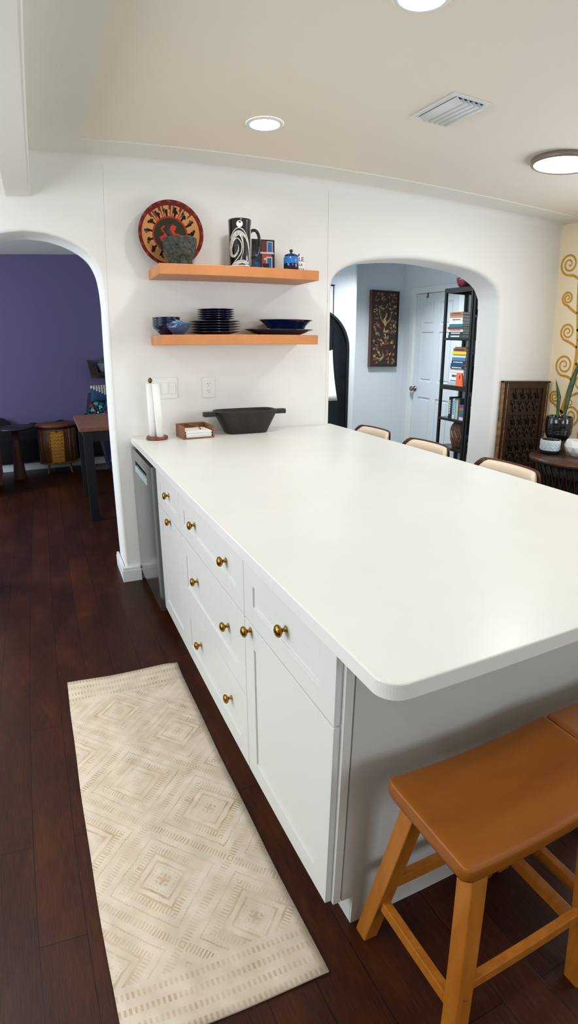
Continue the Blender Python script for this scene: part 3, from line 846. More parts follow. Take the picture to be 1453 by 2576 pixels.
# faceted glass bowl with foil inside
b = MB(); N = 12; rings = []
for i, (r, z) in enumerate([(.026, 0), (.045, .018), (.062, .038), (.072, .060), (.068, .060), (.056, .038), (.038, .018), (.018, .008)]):
    rings.append(b.ring([Vector((r*math.cos(2*PI*(k+.5*(i % 2))/N), r*math.sin(2*PI*(k+.5*(i % 2))/N), z)) for k in range(N)]))
for i in range(len(rings)-1):
    for k in range(N): b.quad(rings[i][k], rings[i][(k+1) % N], rings[i+1][(k+1) % N], rings[i+1][k], M['glassb'])
b.face(rings[0], M['glassb']); b.face(rings[-1], M['glassb'])
tag(b.done('glass_bowl', loc=(.713, 3.065-.0, ZS2)), 'small faceted blue glass bowl at the front of the lower shelf', 'bowl')
b = MB(); bmesh.ops.create_icosphere(b.bm, subdivisions=3, radius=.044)
random.seed(3)
for v in b.bm.verts:
    v.co *= 1+random.uniform(-.16, .16); v.co.z *= .75
    rr2 = math.hypot(v.co.x, v.co.y)
    if v.co.z < 0: v.co.x *= .75; v.co.y *= .75
b.mi(M['crush']); tag(b.done('foil_wrap', loc=(.711, 3.065, ZS2+.047)), 'crumpled blue wrapping heaped inside the faceted glass bowl', 'wrapping')
def plate(loc, r, label, grp):
    b = MB(); b.lathe([(r*.55, 0), (r*.58, .003), (r*.70, .007), (r*.97, .0145), (r, .0155), (r, .0178), (r*.975, .0182), (r*.72, .0105), (r*.6, .0068), (.0001, .006)], M['navy'], 64)
    return tag(b.done('plate', loc=loc), label, 'plate', grp)
oz = ['lowest', 'second from bottom', 'third from bottom', 'fourth from bottom', 'fifth from bottom', 'topmost']
z = ZS2
for k in range(5):
    plate((.944, 3.145, z), .147, (oz[k] if k < 4 else 'topmost') + ' of the large navy dinner plates in the central stack', 'large navy dinner plates'); z += .0145
z += .002
for k in range(5):
    plate((.951, 3.145, z), .108, (oz[k] if k < 4 else 'topmost') + ' of the small navy plates stacked on the dinner plates', 'small navy side plates'); z += .0125
b = MB(); b.lathe([(.13, 0), (.135, .003), (.16, .010), (.205, .026), (.216, .030), (.216, .033), (.205, .031), (.16, .015), (.13, .008), (.0001, .007)], M['navy'], 64, sx=1, sy=.62)
tag(b.done('oval_platter', loc=(1.345, 3.14, ZS2)), 'oval navy serving platter under the big bowl on the lower shelf', 'platter')
b = MB(); b.lathe([(.095, 0), (.10, .004), (.112, .02), (.125, .045), (.150, .066), (.168, .078), (.170, .080), (.165, .080), (.14, .064), (.115, .045), (.09, .02), (.0001, .012)], M['navy'], 64, sx=1, sy=.78)
tag(b.done('serving_bowl', loc=(1.388, 3.14, ZS2+.0085)), 'wide navy serving bowl standing on the oval platter', 'bowl')

# ------------------------------------------------------------------ switches and outlet
sp = thing('switch_plate', 'white three gang light switch plate on the wall behind the paper towel', 'switch', (.672, YW, 1.19))
b = MB(); b.box(-.078, .070, -.006, -.0002, -.062, .062, M['white'], .002); pl = b.done('plate', sp)
for x in (-.050, -.004, .042): boxo('rocker', x-.0165, x+.0165, -.010, -.004, -.034, .034, M['white'], sp, bev=.0015)
so = thing('wall_outlet', 'white double wall outlet between the shelf and the dough bowl', 'outlet', (.937, YW, 1.184))
b = MB(); b.box(-.038, .038, -.006, -.0002, -.062, .062, M['white'], .002); b.done('plate', so)
for z in (-.020, .020):
    boxo('receptacle', -.0165, .0165, -.0085, -.004, z-.017, z+.017, M['white'], so, bev=.0012)
    b = MB()
    b.box(-.0075, -.0055, -.0090, -.008, z-.001, z+.008, M['darkslot']); b.box(.0055, .0075, -.0090, -.008, z-.001, z+.007, M['darkslot']); b.box(-.002, .002, -.0090, -.008, z-.010, z-.006, M['darkslot'])
    b.done('slots', so)

# ------------------------------------------------------------------ things on the counter
ZK = .9142
ph = thing('paper_towel_holder', 'turned reddish wooden paper towel holder with pointed finial on the counter', 'holder', (.577, 3.135, ZK))
b = MB(); b.lathe([(.058, 0), (.062, .004), (.062, .014), (.058, .019), (.0001, .019)], M['redwood'], 40); b.done('base', ph)
b = MB(); b.tube([(-.017, .0, .018), (-.022, .0, .325)], .006, M['redwood'], 12); b.done('rod', ph)
b = MB(); b.lathe([(.006, .322), (.012, .328), (.014, .336), (.008, .345), (.0001, .352)], mat('bronze_finial', '#6b5638', .4, .4), 16, (-.022, 0, 0)); b.done('finial', ph)
pr_ = thing('paper_towel_roll', 'nearly used white paper towel roll standing on the wooden holder', 'paper roll', (.577, 3.135, ZK+.0195))
b = MB(); N = 24
lo = [(.022, 0), (.0215, .15), (.021, .302)]
def rl(cx, cy, dx, r, h, name):
    b = MB(); b.lathe([(r, 0), (r, h*.5), (r*.98, h), (r*.5, h), (r*.5, h*.9)], M['paper'], 24)
    for v in b.bm.verts: v.co.x += cx+dx*v.co.z/h; v.co.y += cy
    return b.done(name, pr_)
rl(-.020, .0, -.004, .0225, .300, 'rolled_sheets'); rl(.012, -.034, -.012, .0205, .300, 'loose_fold')
# napkin tray
nt = thing('napkin_tray', 'small brown wooden napkin tray with open front on the counter', 'tray', (.800, 3.13, ZK), rz=.03)
b = MB(); w = M['boxwood']; W2, D2, H2 = .092, .085, .072
b.box(-W2, W2, -D2, D2, 0, .008, w, .001); b.done('base', nt)
for nm, a in (('side', (-W2, -W2+.010, -D2, D2, .008, H2)), ('side', (W2-.010, W2, -D2, D2, .008, H2*.95)), ('back_rail', (-W2+.010, W2-.010, D2-.010, D2, .008, H2))):
    b = MB(); b.box(*a, w, .001); b.done(nm, nt)
b = MB(); b.tube([(-.04, .07, .066), (.015, .0, .062), (.022, -.03, .052), (.028, -.04, .044), (.022, -.046, .040), (.018, -.036, .044)], .003, M['brass'], 8); b.done('weight_arm', nt)
b = MB(); random.seed(5)
for k in range(14):
    dx, dy, w_ = random.uniform(-.003, .003), random.uniform(-.004, .003), .076
    b.box(-w_+dx, w_+dx, -.082+dy, .066+dy, .0086+k*.0026, .0086+k*.0026+.0022, M['paper'], .0006)
o = b.done('napkin_stack', loc=(.800, 3.13, ZK), rz=.03); tag(o, 'pile of white paper napkins lying in the wooden tray', 'napkins', kind='stuff')
# dough bowl
db = thing('dough_bowl', 'dark carved wooden trough bowl with two end handles on the counter by the wall', 'bowl', (1.128, 3.165, ZK), rz=-.015)
b = MB(); m = M['blk_wood']; rings = []
def sup(rx, ry, z, p=4.5, n=56, dx=0):
    out = []
    for k in range(n):
        a = 2*PI*k/n; c_, s_ = math.cos(a), math.sin(a)
        out.append(Vector((math.copysign(abs(c_)**(2/p), c_)*rx+dx, math.copysign(abs(s_)**(2/p), s_)*ry, z)))
    return out
for rx, ry, z in ((.120, .070, 0), (.126, .075, .003), (.160, .087, .07), (.192, .098, .132), (.194, .099, .137), (.184, .090, .137), (.180, .086, .130), (.150, .072, .06), (.112, .055, .022)):
    rings.append(b.ring(sup(rx, ry, z)))
for i in range(len(rings)-1):
    for k in range(56): b.quad(rings[i][k], rings[i][(k+1) % 56], rings[i+1][(k+1) % 56], rings[i+1][k], m, True)
b.face(list(reversed(rings[0])), m); b.face(rings[-1], m)
b.done('bowl', db)
for sx in (-1, 1):
    b = MB(); b.box(min(sx*.185, sx*.262), max(sx*.185, sx*.262), -.022, .022, .106, .134, m, .003); b.done('handle', db)

# ------------------------------------------------------------------ ceiling fixtures
def can_light(x, y, label):
    t = thing('recessed_ceiling_light', label, 'ceiling light', (x, y, ZC), group='round recessed ceiling lights')
    b = MB(); N = 48
    r = [b.ring([Vector((a*math.cos(2*PI*k/N), a*math.sin(2*PI*k/N), z)) for k in range(N)]) for a, z in ((.086, .005), (.084, -.001), (.074, -.003), (.070, -.001))]
    for i in range(3):
        for k in range(N): b.quad(r[i][k], r[i][(k+1) % N], r[i+1][(k+1) % N], r[i+1][k], M['trim'], True)
    b.done('trim_ring', t)
    b = MB(); b.lathe([(.0705, .003), (.0705, -.001), (.0001, -.0015)], M['diff'], 40); b.done('diffuser', t)
    return t
can_light(1.028, 2.572, 'glowing round recessed light above the shelves, nearest the arched wall')
can_light(1.058, 1.425, 'glowing round recessed light above the island, cut off by the top of the photo')
fl = thing('flush_ceiling_light', 'round flush ceiling light with brown rim at the right side of the photo', 'ceiling light', (2.60, 2.20, ZC+.006))
b = MB(); b.lathe([(.172, 0), (.175, -.004), (.175, -.028), (.168, -.032), (.160, -.030), (.160, -.01)], M['bronze'], 56); b.done('rim', fl)
b = MB(); b.lathe([(.1595, -.004), (.1595, -.027), (.12, -.031), (.0001, -.033)], M['diff'], 56); b.done('diffuser', fl)
# vent
vt = thing('ceiling_vent', 'white rectangular louvred air vent in the ceiling', 'vent', (1.673, 2.04, ZC+.006))
b = MB(); w = M['trim']; X, Y = .1, .152; q = .024
b.box(-X, X, -Y, -Y+q, -.006, -.0002, w, .002); b.box(-X, X, Y-q, Y, -.006, -.0002, w, .002); b.box(-X, -X+q, -Y+q, Y-q, -.006, -.0002, w, .002); b.box(X-q, X, -Y+q, Y-q, -.006, -.0002, w, .002); b.done('frame', vt)
b = MB(); b.box(-X+q, X-q, -Y+q, Y-q, -.0015, -.0003, M['grey']); b.done('duct_opening', vt)
for k in range(5):
    b = MB(); x = -.070+k*.029; R = []
    for i in range(7):
        a = i/6; px = x+.002+.030*a; pz = -.0018-.020*math.sin(a*1.45)
        R.append((px, pz))
    P = R+[(px_, pz_-.0018) for px_, pz_ in reversed(R)]
    l_ = b.ring([Vector((p[0], -Y+q+.002, p[1])) for p in P]); r_ = b.ring([Vector((p[0], Y-q-.002, p[1])) for p in P])
    for i in range(len(P)): b.quad(l_[i], l_[(i+1) % len(P)], r_[(i+1) % len(P)], r_[i], w, True)
    b.face(list(reversed(l_)), w); b.face(r_, w); b.done('louvre', vt)

# ------------------------------------------------------------------ hall: picture, scroll, arched panel
pw = thing('carved_picture', 'tall dark framed picture of a pale phoenix-like bird among flowers on the hall wall', 'picture', (3.745, 5.65, 1.63))
b = MB(); side = mat('red_brown_frame_side', '#7c4b3a', .5)
b.box(-.192, -.187, -.052, -.0005, -.438, .438, side); b.box(.187, .192, -.052, -.0005, -.438, .438, M['black'])
b.box(-.187, .187, -.056, -.049, .425, .438, M['black']); b.box(-.187, .187, -.056, -.049, -.438, -.425, M['black']); b.box(-.187, -.175, -.056, -.049, -.425, .425, M['black']); b.box(.175, .187, -.056, -.049, -.425, .425, M['black'])
b.done('frame', pw)
b = MB(); b.box(-.187, .187, -.050, -.0005, -.435, .435, M['plaqwood'], .002); random.seed(11)
gm = [mat('relief_gold', '#b39a63', .45), mat('relief_rust', '#84503a', .5), mat('relief_grey', '#7a7462', .5), mat('relief_rose', '#9c655a', .5)]
def blob(x, z, rx, rz, rot, m):
    n_ = 10; vs = []
    for k in range(n_):
        a = 2*PI*k/n_; dx, dz_ = rx*math.cos(a)*random.uniform(.8, 1.1), rz*math.sin(a)*random.uniform(.8, 1.1)
        vs.append((x+dx*math.cos(rot)-dz_*math.sin(rot), z+dx*math.sin(rot)+dz_*math.cos(rot)))
    f0 = b.ring([Vector((p[0], -.0505, p[1])) for p in vs]); f1 = b.ring([Vector((x+(p[0]-x)*.8, -.0535, z+(p[1]-z)*.8)) for p in vs])
    for k in range(n_): b.quad(f0[k], f0[(k+1) % n_], f1[(k+1) % n_], f1[k], m)
    b.face(f1, m)
for k in range(150):
    x, z = random.uniform(-.155, .155), random.uniform(-.40, .40)
    if abs(x) < .07 and -.02 < z < .19: continue
    blob(x, z, random.uniform(.010, .030), random.uniform(.006, .017), random.uniform(0, PI), gm[random.choice((0, 1, 1, 2, 2, 3))])
random.seed(2)
blob(0, .08, .022, .05, .2, gm[0]); blob(.012, .145, .012, .03, -.4, gm[0]); blob(.02, .175, .010, .010, 0, gm[0])
for k in range(5):
    blob(-.045-.008*k, .10+.022*k, .045, .008, 2.2-.12*k, gm[0]); blob(.05+.010*k, .09+.020*k, .045, .008, .75+.12*k, gm[0])
for k in range(4): blob(-.01+.01*k, -.01-.03*k, .007, .035, .15*k-.2, gm[0])
b.done('carved_panel', pw)

sc = thing('wall_scroll', 'narrow white hanging scroll with black rod beside the black arch in the hall', 'scroll', (2.66, 5.2, 0))
b = MB(); P = []
for i in range(20):
    z = 2.035-(2.035-.86)*i/19; P.append((.165+.045*(max(0, i-9)/10)**2, -.012-.05*(max(0, i-9)/10)**1.5, z))
L = [b.bm.verts.new((-.2, p[1], p[2])) for p in P]; Rr = [b.bm.verts.new(p) for p in P]
L2 = [b.bm.verts.new((-.2, p[1]+.002, p[2])) for p in P]; R2 = [b.bm.verts.new((p[0], p[1]+.002, p[2])) for p in P]
for i in range(19):
    b.quad(L[i], L[i+1], Rr[i+1], Rr[i], M['paper'], True); b.quad(L2[i], R2[i], R2[i+1], L2[i+1], M['paper'], True); b.quad(Rr[i], Rr[i+1], R2[i+1], R2[i], M['paper']); b.quad(L[i], L2[i], L2[i+1], L[i+1], M['paper'])
b.face([L[0], Rr[0], R2[0], L2[0]], M['paper']); b.face([L[-1], L2[-1], R2[-1], Rr[-1]], M['paper']); sheet = b.done('sheet', sc)
b = MB()
for k in range(16): 
    z = 1.62-k*.03; b.box(.06+.02*(k % 3), .150, -.0155, -.012, z, z+.012, M['black'])
b.done('ink_marks', sheet)
b = MB(); b.tube([(-.22, -.012, 2.04), (.178, -.012, 2.04)], .007, M['black'], 10); b.done('rod', sc)
b = MB(); b.tube([(.168, -.016, 2.04), (.168, -.016, 1.4)], .004, M['black'], 8); b.done('cord', sc)

b = MB(); cx, r, zs = 2.60, .42, 1.39
def archp(r_, zf=0.0): return [(cx-r_, zf)]+[(cx-r_*math.cos(PI*k/32), zs+r_*math.sin(PI*k/32)) for k in range(33)]+[(cx+r_, zf)]
def archsolid(b, po, y0, y1, m):
    a = b.ring([Vector((x, y0, z)) for x, z in po]); c_ = b.ring([Vector((x, y1, z)) for x, z in po]); n_ = len(po)
    b.face(a, m); b.face(list(reversed(c_)), m)
    for k in range(n_): b.quad(a[k], a[(k+1) % n_], c_[(k+1) % n_], c_[k], m)
ab = thing('arched_panel', 'tall glossy black arch-topped panel against the hall wall', 'panel', (0, 0, 0))
archsolid(b, archp(r-.022, .022), 5.185, 5.199, mat('black_gloss', '#0d1216', .12)); b.done('face', ab)
b = MB(); po, pi_ = archp(r), archp(r-.025, .0)
for (ya, yb) in ((5.168, 5.199),):
    A = b.ring([Vector((x, ya, z)) for x, z in po]); Bq = b.ring([Vector((x, ya, z)) for x, z in pi_]); A2 = b.ring([Vector((x, yb, z)) for x, z in po]); B2 = b.ring([Vector((x, yb, z)) for x, z in pi_])
    for k in range(len(po)-1):
        b.quad(A[k], A[k+1], Bq[k+1], Bq[k], M['black']); b.quad(A[k], A2[k], A2[k+1], A[k+1], M['black'], True); b.quad(Bq[k], Bq[k+1], B2[k+1], B2[k], M['black'], True); b.quad(A2[k], B2[k], B2[k+1], A2[k+1], M['black'])
b.done('frame', ab)

# hook over the door
hk = MB(); hk.box(4.050, 4.056, 5.205, 5.217, 1.985, 2.034, M['black']); hk.tube([(4.052, 5.211, 1.99), (4.040, 5.211, 1.98), (4.036, 5.211, 1.995)], .004, M['black'], 8)
tag(hk.done('door_hook'), 'small black hook hanging over the top of the white door', 'hook')

# ------------------------------------------------------------------ bookcases
def tower(y0, y1, x0, x1, shelves, H, label, mid=None):
    t = thing('tower_shelf', label, 'shelf', ((x0+x1)/2, (y0+y1)/2, 0), group='black metal tower shelves against the hall wall')
    ox, oy = -(x0+x1)/2, -(y0+y1)/2; m = M['black']; w = .026
    for x in (x0, x1-w):
        for y in (y0, y1-w): boxo('post', x+ox, x+w+ox, y+oy, y+w+oy, 0, H, m, t, bev=.002)
    for z, th in shelves:
        b = MB(); e = .0006
        b.box(x0+ox+.002, x1+ox-.002, y0+oy+.002, y1+oy-.002, z-.006, z, mat('smoked_shelf_board', '#23211f', .3), 0)
        b.box(x0+ox+.001, x0+ox+w-.004, y0+oy+w-.004, y1+oy-w+.004, z-th, z-.006, m); b.box(x1+ox-w+.004, x1+ox-.001, y0+oy+w-.004, y1+oy-w+.004, z-th, z-.006, m)
        b.box(x0+ox+w-.004, x1+ox-w+.004, y0+oy+.001, y0+oy+w-.004, z-th, z-.006, m); b.box(x0+ox+w-.004, x1+ox-w+.004, y1+oy-w+.004, y1+oy-.001, z-th, z-.006, m)
        b.done('shelf_board', t)
    return t
tower(4.13, 4.545, 3.745, 4.035, [(.16, .022), (.428, .024), (.727, .024), (1.062, .045), (1.53, .022), (2.014, .045)], 2.014, 'black metal tower shelf with book stacks standing in front of the hall door')
tower(3.70, 4.115, 3.745, 4.035, [(.18, .022), (.60, .024), (1.02, .045), (1.40, .022), (1.745, .022), (2.04, .035)], 2.04, 'second black tower shelf, mostly hidden behind the arch jamb')

def book(loc, sy, sx, h, col, label, up=False, pages=True, title=None, rz=0):
    """lying book: spine faces -x, length sy along y"""
    t = thing('book', label, 'book', loc, rz=rz)
    c = mat('book_cover', col, .5); b = MB()
    if not up:
        b.box(0, .003, -sy/2, sy/2, 0, h, c, .0008); b.box(.002, sx, -sy/2, sy/2, 0, .0025, c); b.box(.002, sx, -sy/2, sy/2, h-.0025, h, c)
        b.done('cover', t); boxo('pages', .0032, sx-.004, -sy/2+.003, sy/2-.003, .0026, h-.0026, M['paper'], t)
        if title: 
            b = MB(); y = -sy*.32
            while y < sy*.3:
                w_ = random.uniform(.008, .02); b.box(-.0006, .0004, y, y+w_, h*.3, h*.68, title); y += w_+.004
            b.done('spine_print', t)
    else:   # standing, thickness sy, height h, spine faces -x
        b.box(0, .003, -sy/2, sy/2, 0, h, c, .0008); b.box(.002, sx, -sy/2, -sy/2+.0025, 0, h, c); b.box(.002, sx, sy/2-.0025, sy/2, 0, h, c)
        b.done('cover', t); boxo('pages', .0032, sx-.004, -sy/2+.0026, sy/2-.0026, .003, h-.003, M['paper'], t)
        if title:
            b = MB(); z = h*.2
            while z < h*.8:
                w_ = random.uniform(.01, .02); b.box(-.0006, .0004, -sy*.25, sy*.25, z, z+w_, title); z += w_+.005
            b.done('spine_print', t)
    return t
random.seed(21)
wt, dk = mat('print_white', '#dcdcd6', .5), mat('print_dark', '#26262a', .5)
A = [(.033, '#26363c', wt, 'dark teal book, lowest', .205), (.026, '#22252b', wt, 'charcoal book, second from bottom', .205), (.027, '#d7d6cf', mat('print_red', '#b0524a', .5), 'white book with red print, third from bottom', .215),
     (.022, '#5a3230', None, 'dark red book, fourth from bottom', .225), (.026, '#14616e', None, 'teal book, fifth from bottom', .20), (.026, '#dedfd9', None, 'white book, fourth from top', .20),
     (.031, '#cdbfbd', dk, 'pinkish white book, third from top', .185), (.030, '#856550', None, 'tan book, second from top', .195), (.028, '#7d5c40', mat('print_brown', '#4a2f1f', .5), 'brown book, topmost', .195)]
z = 1.5305
for h, c, ti, lb, ln in A:
    book((3.778+random.uniform(-.006, .008), 4.39-ln*.0+random.uniform(-.006, .004), z), ln, .15, h, c, lb + ' of the upper stack on the tower shelf', title=ti); z += h+.0004
Bk = [(.030, '#a9b3ab', None, 'pale grey green book, lowest', .215), (.033, '#cfd6dc', mat('print_blue', '#2a72b5', .5), 'white book with blue print, second from bottom', .20), (.063, '#d9dcdc', dk, 'thick white book, third from bottom', .21),
      (.038, '#cfcdd0', None, 'off white book, fourth from bottom', .20), (.026, '#26282c', wt, 'black book with pale print, fifth from bottom', .20), (.027, '#0f4a68', None, 'petrol blue book, sixth from bottom', .20),
      (.025, '#1b2344', wt, 'navy book with white print, sixth from top', .20), (.033, '#4f6d92', None, 'steel blue book, fifth from top', .20), (.030, '#c2c8c2', None, 'pale grey book, fourth from top', .19),
      (.028, '#ddb52a', None, 'yellow book, third from top', .205), (.031, '#6f4d38', dk, 'brown book with black ends, second from top', .19), (.013, '#80563f', None, 'thin brown book, topmost', .16)]
z = 1.0625
for i, (h, c, ti, lb, ln) in enumerate(Bk):
    book((3.778+random.uniform(-.006, .006), 4.345-.0035*i+random.uniform(-.004, .004), z), ln, .15, h, c, lb + ' of the lower stack on the tower shelf', title=ti); z += h+.0004
b = MB(); P = [(-.055, 0), (.055, 0), (.045, .125), (-.03, .13)]
a_ = b.ring([Vector((0, p[0], p[1])) for p in P]); c_ = b.ring([Vector((.012, p[0], p[1])) for p in P]); b.face(a_, M['orange']); b.face(list(reversed(c_)), M['orange'])
for k in range(4): b.quad(a_[k], a_[(k+1) % 4], c_[(k+1) % 4], c_[k], M['orange'])
b.box(-.0008, .0005, -.006, .004, .07, .105, M['darkslot'])
tag(b.done('orange_card', loc=(3.758, 4.262, 1.0625)), 'bright orange upright card leaning on the white books', 'card')
y = 4.425
for th, h, c, ti, lb in ((.032, .215, '#1a1b1f', wt, 'black standing book with white print'), (.024, .20, '#2b2f33', None, 'charcoal standing book beside the black one'), (.034, .205, '#bcd3dc', mat('print_cyan', '#2f88b8', .5), 'pale blue and white standing book'),
                         (.018, .195, '#7f9c97', None, 'thin grey green standing book'), (.030, .198, '#b9b7a4', None, 'cream standing book'), (.026, .21, '#4c4a38', None, 'olive standing book at the end of the row')):
    book((3.785, y-th/2, .7275), th, .14, h, c, lb + ' on the tower shelf', up=True, title=ti); y -= th+.001
z = .7275
for h, c, lb in ((.030, '#c9cfc4', 'pale green book, lowest'), (.032, '#5c4a9c', 'purple book, second'), (.034, '#16804a', 'green book, third'), (.024, '#d8463c', 'red book, fourth'), (.030, '#3a5690', 'blue book, topmost')):
    book((3.775, 4.20, z), .10, .14, h, c, lb + ' of the small stack beside the standing books'); z += h+.0004
# vase
vs_ = thing('clay_vase', 'carved brown clay vase on the low level of the tower shelf', 'vase', (3.875, 4.325, .4285))
b = MB(); b.lathe([(.062, 0), (.070, .004), (.075, .02), (.090, .07), (.100, .13), (.098, .19), (.086, .23), (.070, .255), (.062, .262), (.056, .258), (.06, .23), (.085, .13), (.0001, .02)], M['vase'], 40); vb = b.done('body', vs_)
b = MB(); random.seed(9)
def vr(z): 
    pts_ = [(0, .066), (.02, .075), (.07, .090), (.13, .100), (.19, .098), (.23, .086), (.255, .070)]
    for i in range(len(pts_)-1):
        if pts_[i][0] <= z <= pts_[i+1][0]:
            f_ = (z-pts_[i][0])/(pts_[i+1][0]-pts_[i][0]); return pts_[i][1]+f_*(pts_[i+1][1]-pts_[i][1])
    return .07
for k in range(26):
    a = 2*PI*k/26; z0 = .06+.03*(k % 2); P = []
    for i in range(8):
        zz = z0+.022*i*(.9 if k % 3 else .75); zz = min(zz, .25); aa = a+.25*math.sin(i*.5+(k % 2)*2); r_ = vr(zz)+.0012; P.append((r_*math.cos(aa), r_*math.sin(aa), zz))
    b.tube(P, .0018, M['vline'], 5)
b.done('incised_leaves', vb)
b = MB(); b.lathe([(.035, 0), (.05, .004), (.075, .03), (.09, .07), (.092, .10), (.088, .10), (.07, .04), (.0001, .012)], M['redb'], 32)
tag(b.done('red_bowl', loc=(3.885, 4.40, 2.0145)), 'dark red round bowl on top of the tower shelf', 'bowl')
# few things on the second tower
for i, (zz, c, h) in enumerate(((1.0205, '#3a3530', .25), (1.4005, '#d9dcd8', .11), (1.7455, '#2b2c30', .05), (.6005, '#2c2a28', .22))):
    book((3.777, 4.025, zz), .15, .15, h, c, ['dark storage box on the middle level of the second tower shelf', 'white thick book above it on the second tower shelf', 'black flat book near the top of the second tower shelf', 'dark box-like book low on the second tower shelf'][i])

# ------------------------------------------------------------------ corner: carved panel, side table, pots
cp = thing('carved_wood_panel', 'dark carved wooden panel with gilt moulded frame standing against the wall in the corner', 'panel', (3.607, YW-.002, 0))
b = MB(); b.box(-.25, .25, -.030, 0, 0, 1.18, M['plaqwood'], .002); b.done('backing', cp)
b = MB()
for sx in (-1, 1):
    for off, w_, d_, m in ((.262, .012, .040, M['gilt']), (.248, .012, .048, M['plaqwood']), (.236, .009, .054, M['gilt']), (.215, .034, .046, M['plaqwood'])):
        x = sx*off; b.box(x-w_/2, x+w_/2, -d_, -.001, 0, 1.188, m, .003)
b.box(-.2, .2, -.050, -.001, 1.13, 1.188, M['plaqwood'], .004); b.box(-.268, .268, -.054, -.001, 1.175, 1.190, M['plaqwood'], .003)
b.box(-.2, .2, -.050, -.001, 0, .06, M['plaqwood'], .004); b.done('frame', cp)
b = MB(); random.seed(4)
for j in range(5):
    for i in range(4):
        cx_, cz_ = -.128+i*.085, .17+j*.215
        if j == 0 and i == 1: continue
        for k in range(6):
            a = 2*PI*k/6
            b.tube([(cx_+.010*math.cos(a), -.033, cz_+.02*math.sin(a)), (cx_+.032*math.cos(a), -.040, cz_+.075*math.sin(a)), (cx_+.036*math.cos(a+.4), -.034, cz_+.09*math.sin(a+.4))], .006, M['carved'], 6)
        b.lathe([(.012, 0), (.010, -.008), (.0001, -.011)], M['carved'], 10, (cx_, -.033, cz_), axis='Y')
for z in (.275, .49, .705, .92): b.box(-.19, .19, -.042, -.029, z-.008, z+.008, M['carved'], .002)
b.done('carving', cp)

stb = thing('round_side_table', 'dark round wooden side table on a woven wicker base holding the pots', 'table', (3.512, 2.615, 0))
b = MB(); b.lathe([(.335, .650), (.345, .654), (.345, .672), (.338, .680), (.0001, .680)], M['darktab'], 64); b.done('table_top', stb)
b = MB(); b.lathe([(.26, 0), (.265, .02), (.20, .30), (.235, .50), (.29, .649), (.28, .649), (.19, .3), (.24, .02)], M['wicker'], 48)
for k in range(30):
    for sg in (-1, 1):
        P = []
        for i in range(9):
            z = .02+.078*i; r_ = [.266, .245, .222, .206, .205, .218, .238, .262, .288][i]+.005; a = 2*PI*k/30+sg*i*.055; P.append((r_*math.cos(a), r_*math.sin(a), z))
        b.tube(P, .006, M['wicker'] if sg > 0 else M['darktab'], 5)
b.done('wicker_base', stb)
ZTB = .6805
# raised plinth behind
b = MB(); b.box(-.058, .058, -.058, .058, 0, .085, M['darktab'], .004)
tag(b.done('wood_riser', loc=(3.605, 2.885, ZTB), rz=.3), 'low dark wooden block on the side table lifting the black pot', 'riser')
pp = thing('snake_plant_pot', 'glossy black ribbed pot with two tall snake plant leaves on the side table', 'plant', (3.605, 2.885, ZTB+.0855))
b = MB(); b.lathe([(.070, 0), (.082, .006), (.098, .05), (.106, .11), (.104, .165), (.098, .182), (.090, .180), (.094, .16), (.09, .13), (.0001, .13)], M['ceramic_b'], 48)
for z in (.05, .062, .074): b.lathe([(.1005+.1*(z-.05), z-.003), (.1035+.1*(z-.05), z), (.1005+.1*(z-.05), z+.003)], M['ceramic_b'], 48)
b.done('pot', pp)
b = MB(); b.lathe([(.094, .150), (.0001, .155)], M['carved'], 32); b.done('soil', pp)
def leafm(P, W, name):
    b = MB(); L_, C_, R_ = [], [], []
    for i, p in enumerate(P):
        p = Vector(p); w_ = W[i]; L_.append(b.bm.verts.new(p+Vector((-w_*.6, w_*.5, 0)))); C_.append(b.bm.verts.new(p+Vector((w_*.25, w_*.3, 0)))); R_.append(b.bm.verts.new(p+Vector((w_*.6, -w_*.5, 0))))
    D_ = [b.bm.verts.new(v.co+Vector((-.004, -.004, 0))) for v in C_]
    for i in range(len(P)-1):
        b.quad(L_[i], L_[i+1], C_[i+1], C_[i], M['leaf'], True); b.quad(C_[i], C_[i+1], R_[i+1], R_[i], M['leaf'], True)
        b.quad(L_[i], D_[i], D_[i+1], L_[i+1], M['leaf'], True); b.quad(D_[i], R_[i], R_[i+1], D_[i+1], M['leaf'], True)
    return b.done(name, pp)
leafm([(-.02, .01, .15), (-.022, .012, .24), (-.02, .016, .33), (-.045, .02, .40), (-.062, .03, .462)], [.010, .016, .021, .012, .001], 'leaf')
leafm([(.035, -.01, .15), (.045, -.01, .26), (.07, -.008, .38), (.115, 0, .49), (.16, .01, .57), (.19, .015, .64)], [.013, .020, .027, .024, .014, .001], 'leaf')
sm = thing('patterned_pot', 'small round pot with pale blue leaf relief on the side table', 'pot', (3.425, 2.80, ZTB))
b = MB(); b.lathe([(.060, 0), (.066, .004), (.072, .03), (.075, .10), (.074, .108), (.069, .108), (.066, .09), (.0001, .085)], M['patt'], 48, mats=[M['black'], M['black'], M['patt'], M['patt'], M['patt'], M['ceramic_b'], M['ceramic_b']]); pb_ = b.done('pot', sm)
b = MB()
for row, z in ((0, .050), (1, .084)):
    for k in range(16):
        a = 2*PI*(k+.5*row)/16; P = []
        for i in range(11):
            t_ = 2*PI*i/10; aa = a+.009/.075*math.cos(t_); P.append((.0748*math.cos(aa), .0748*math.sin(aa), z+.014*math.sin(t_)))
        b.tube(P, .0016, M['pattl'], 5, cap=False)
b.done('leaf_relief', pb_)
b = MB(); N = 9; rings = []
for i, (r_, z) in enumerate(((.045, 0), (.085, .035), (.100, .072), (.085, .118), (.074, .118), (.085, .08), (.05, .03))):
    rings.append(b.ring([Vector((r_*math.cos(2*PI*(k+.5*(i % 2))/N), r_*math.sin(2*PI*(k+.5*(i % 2))/N), z)) for k in range(N)]))
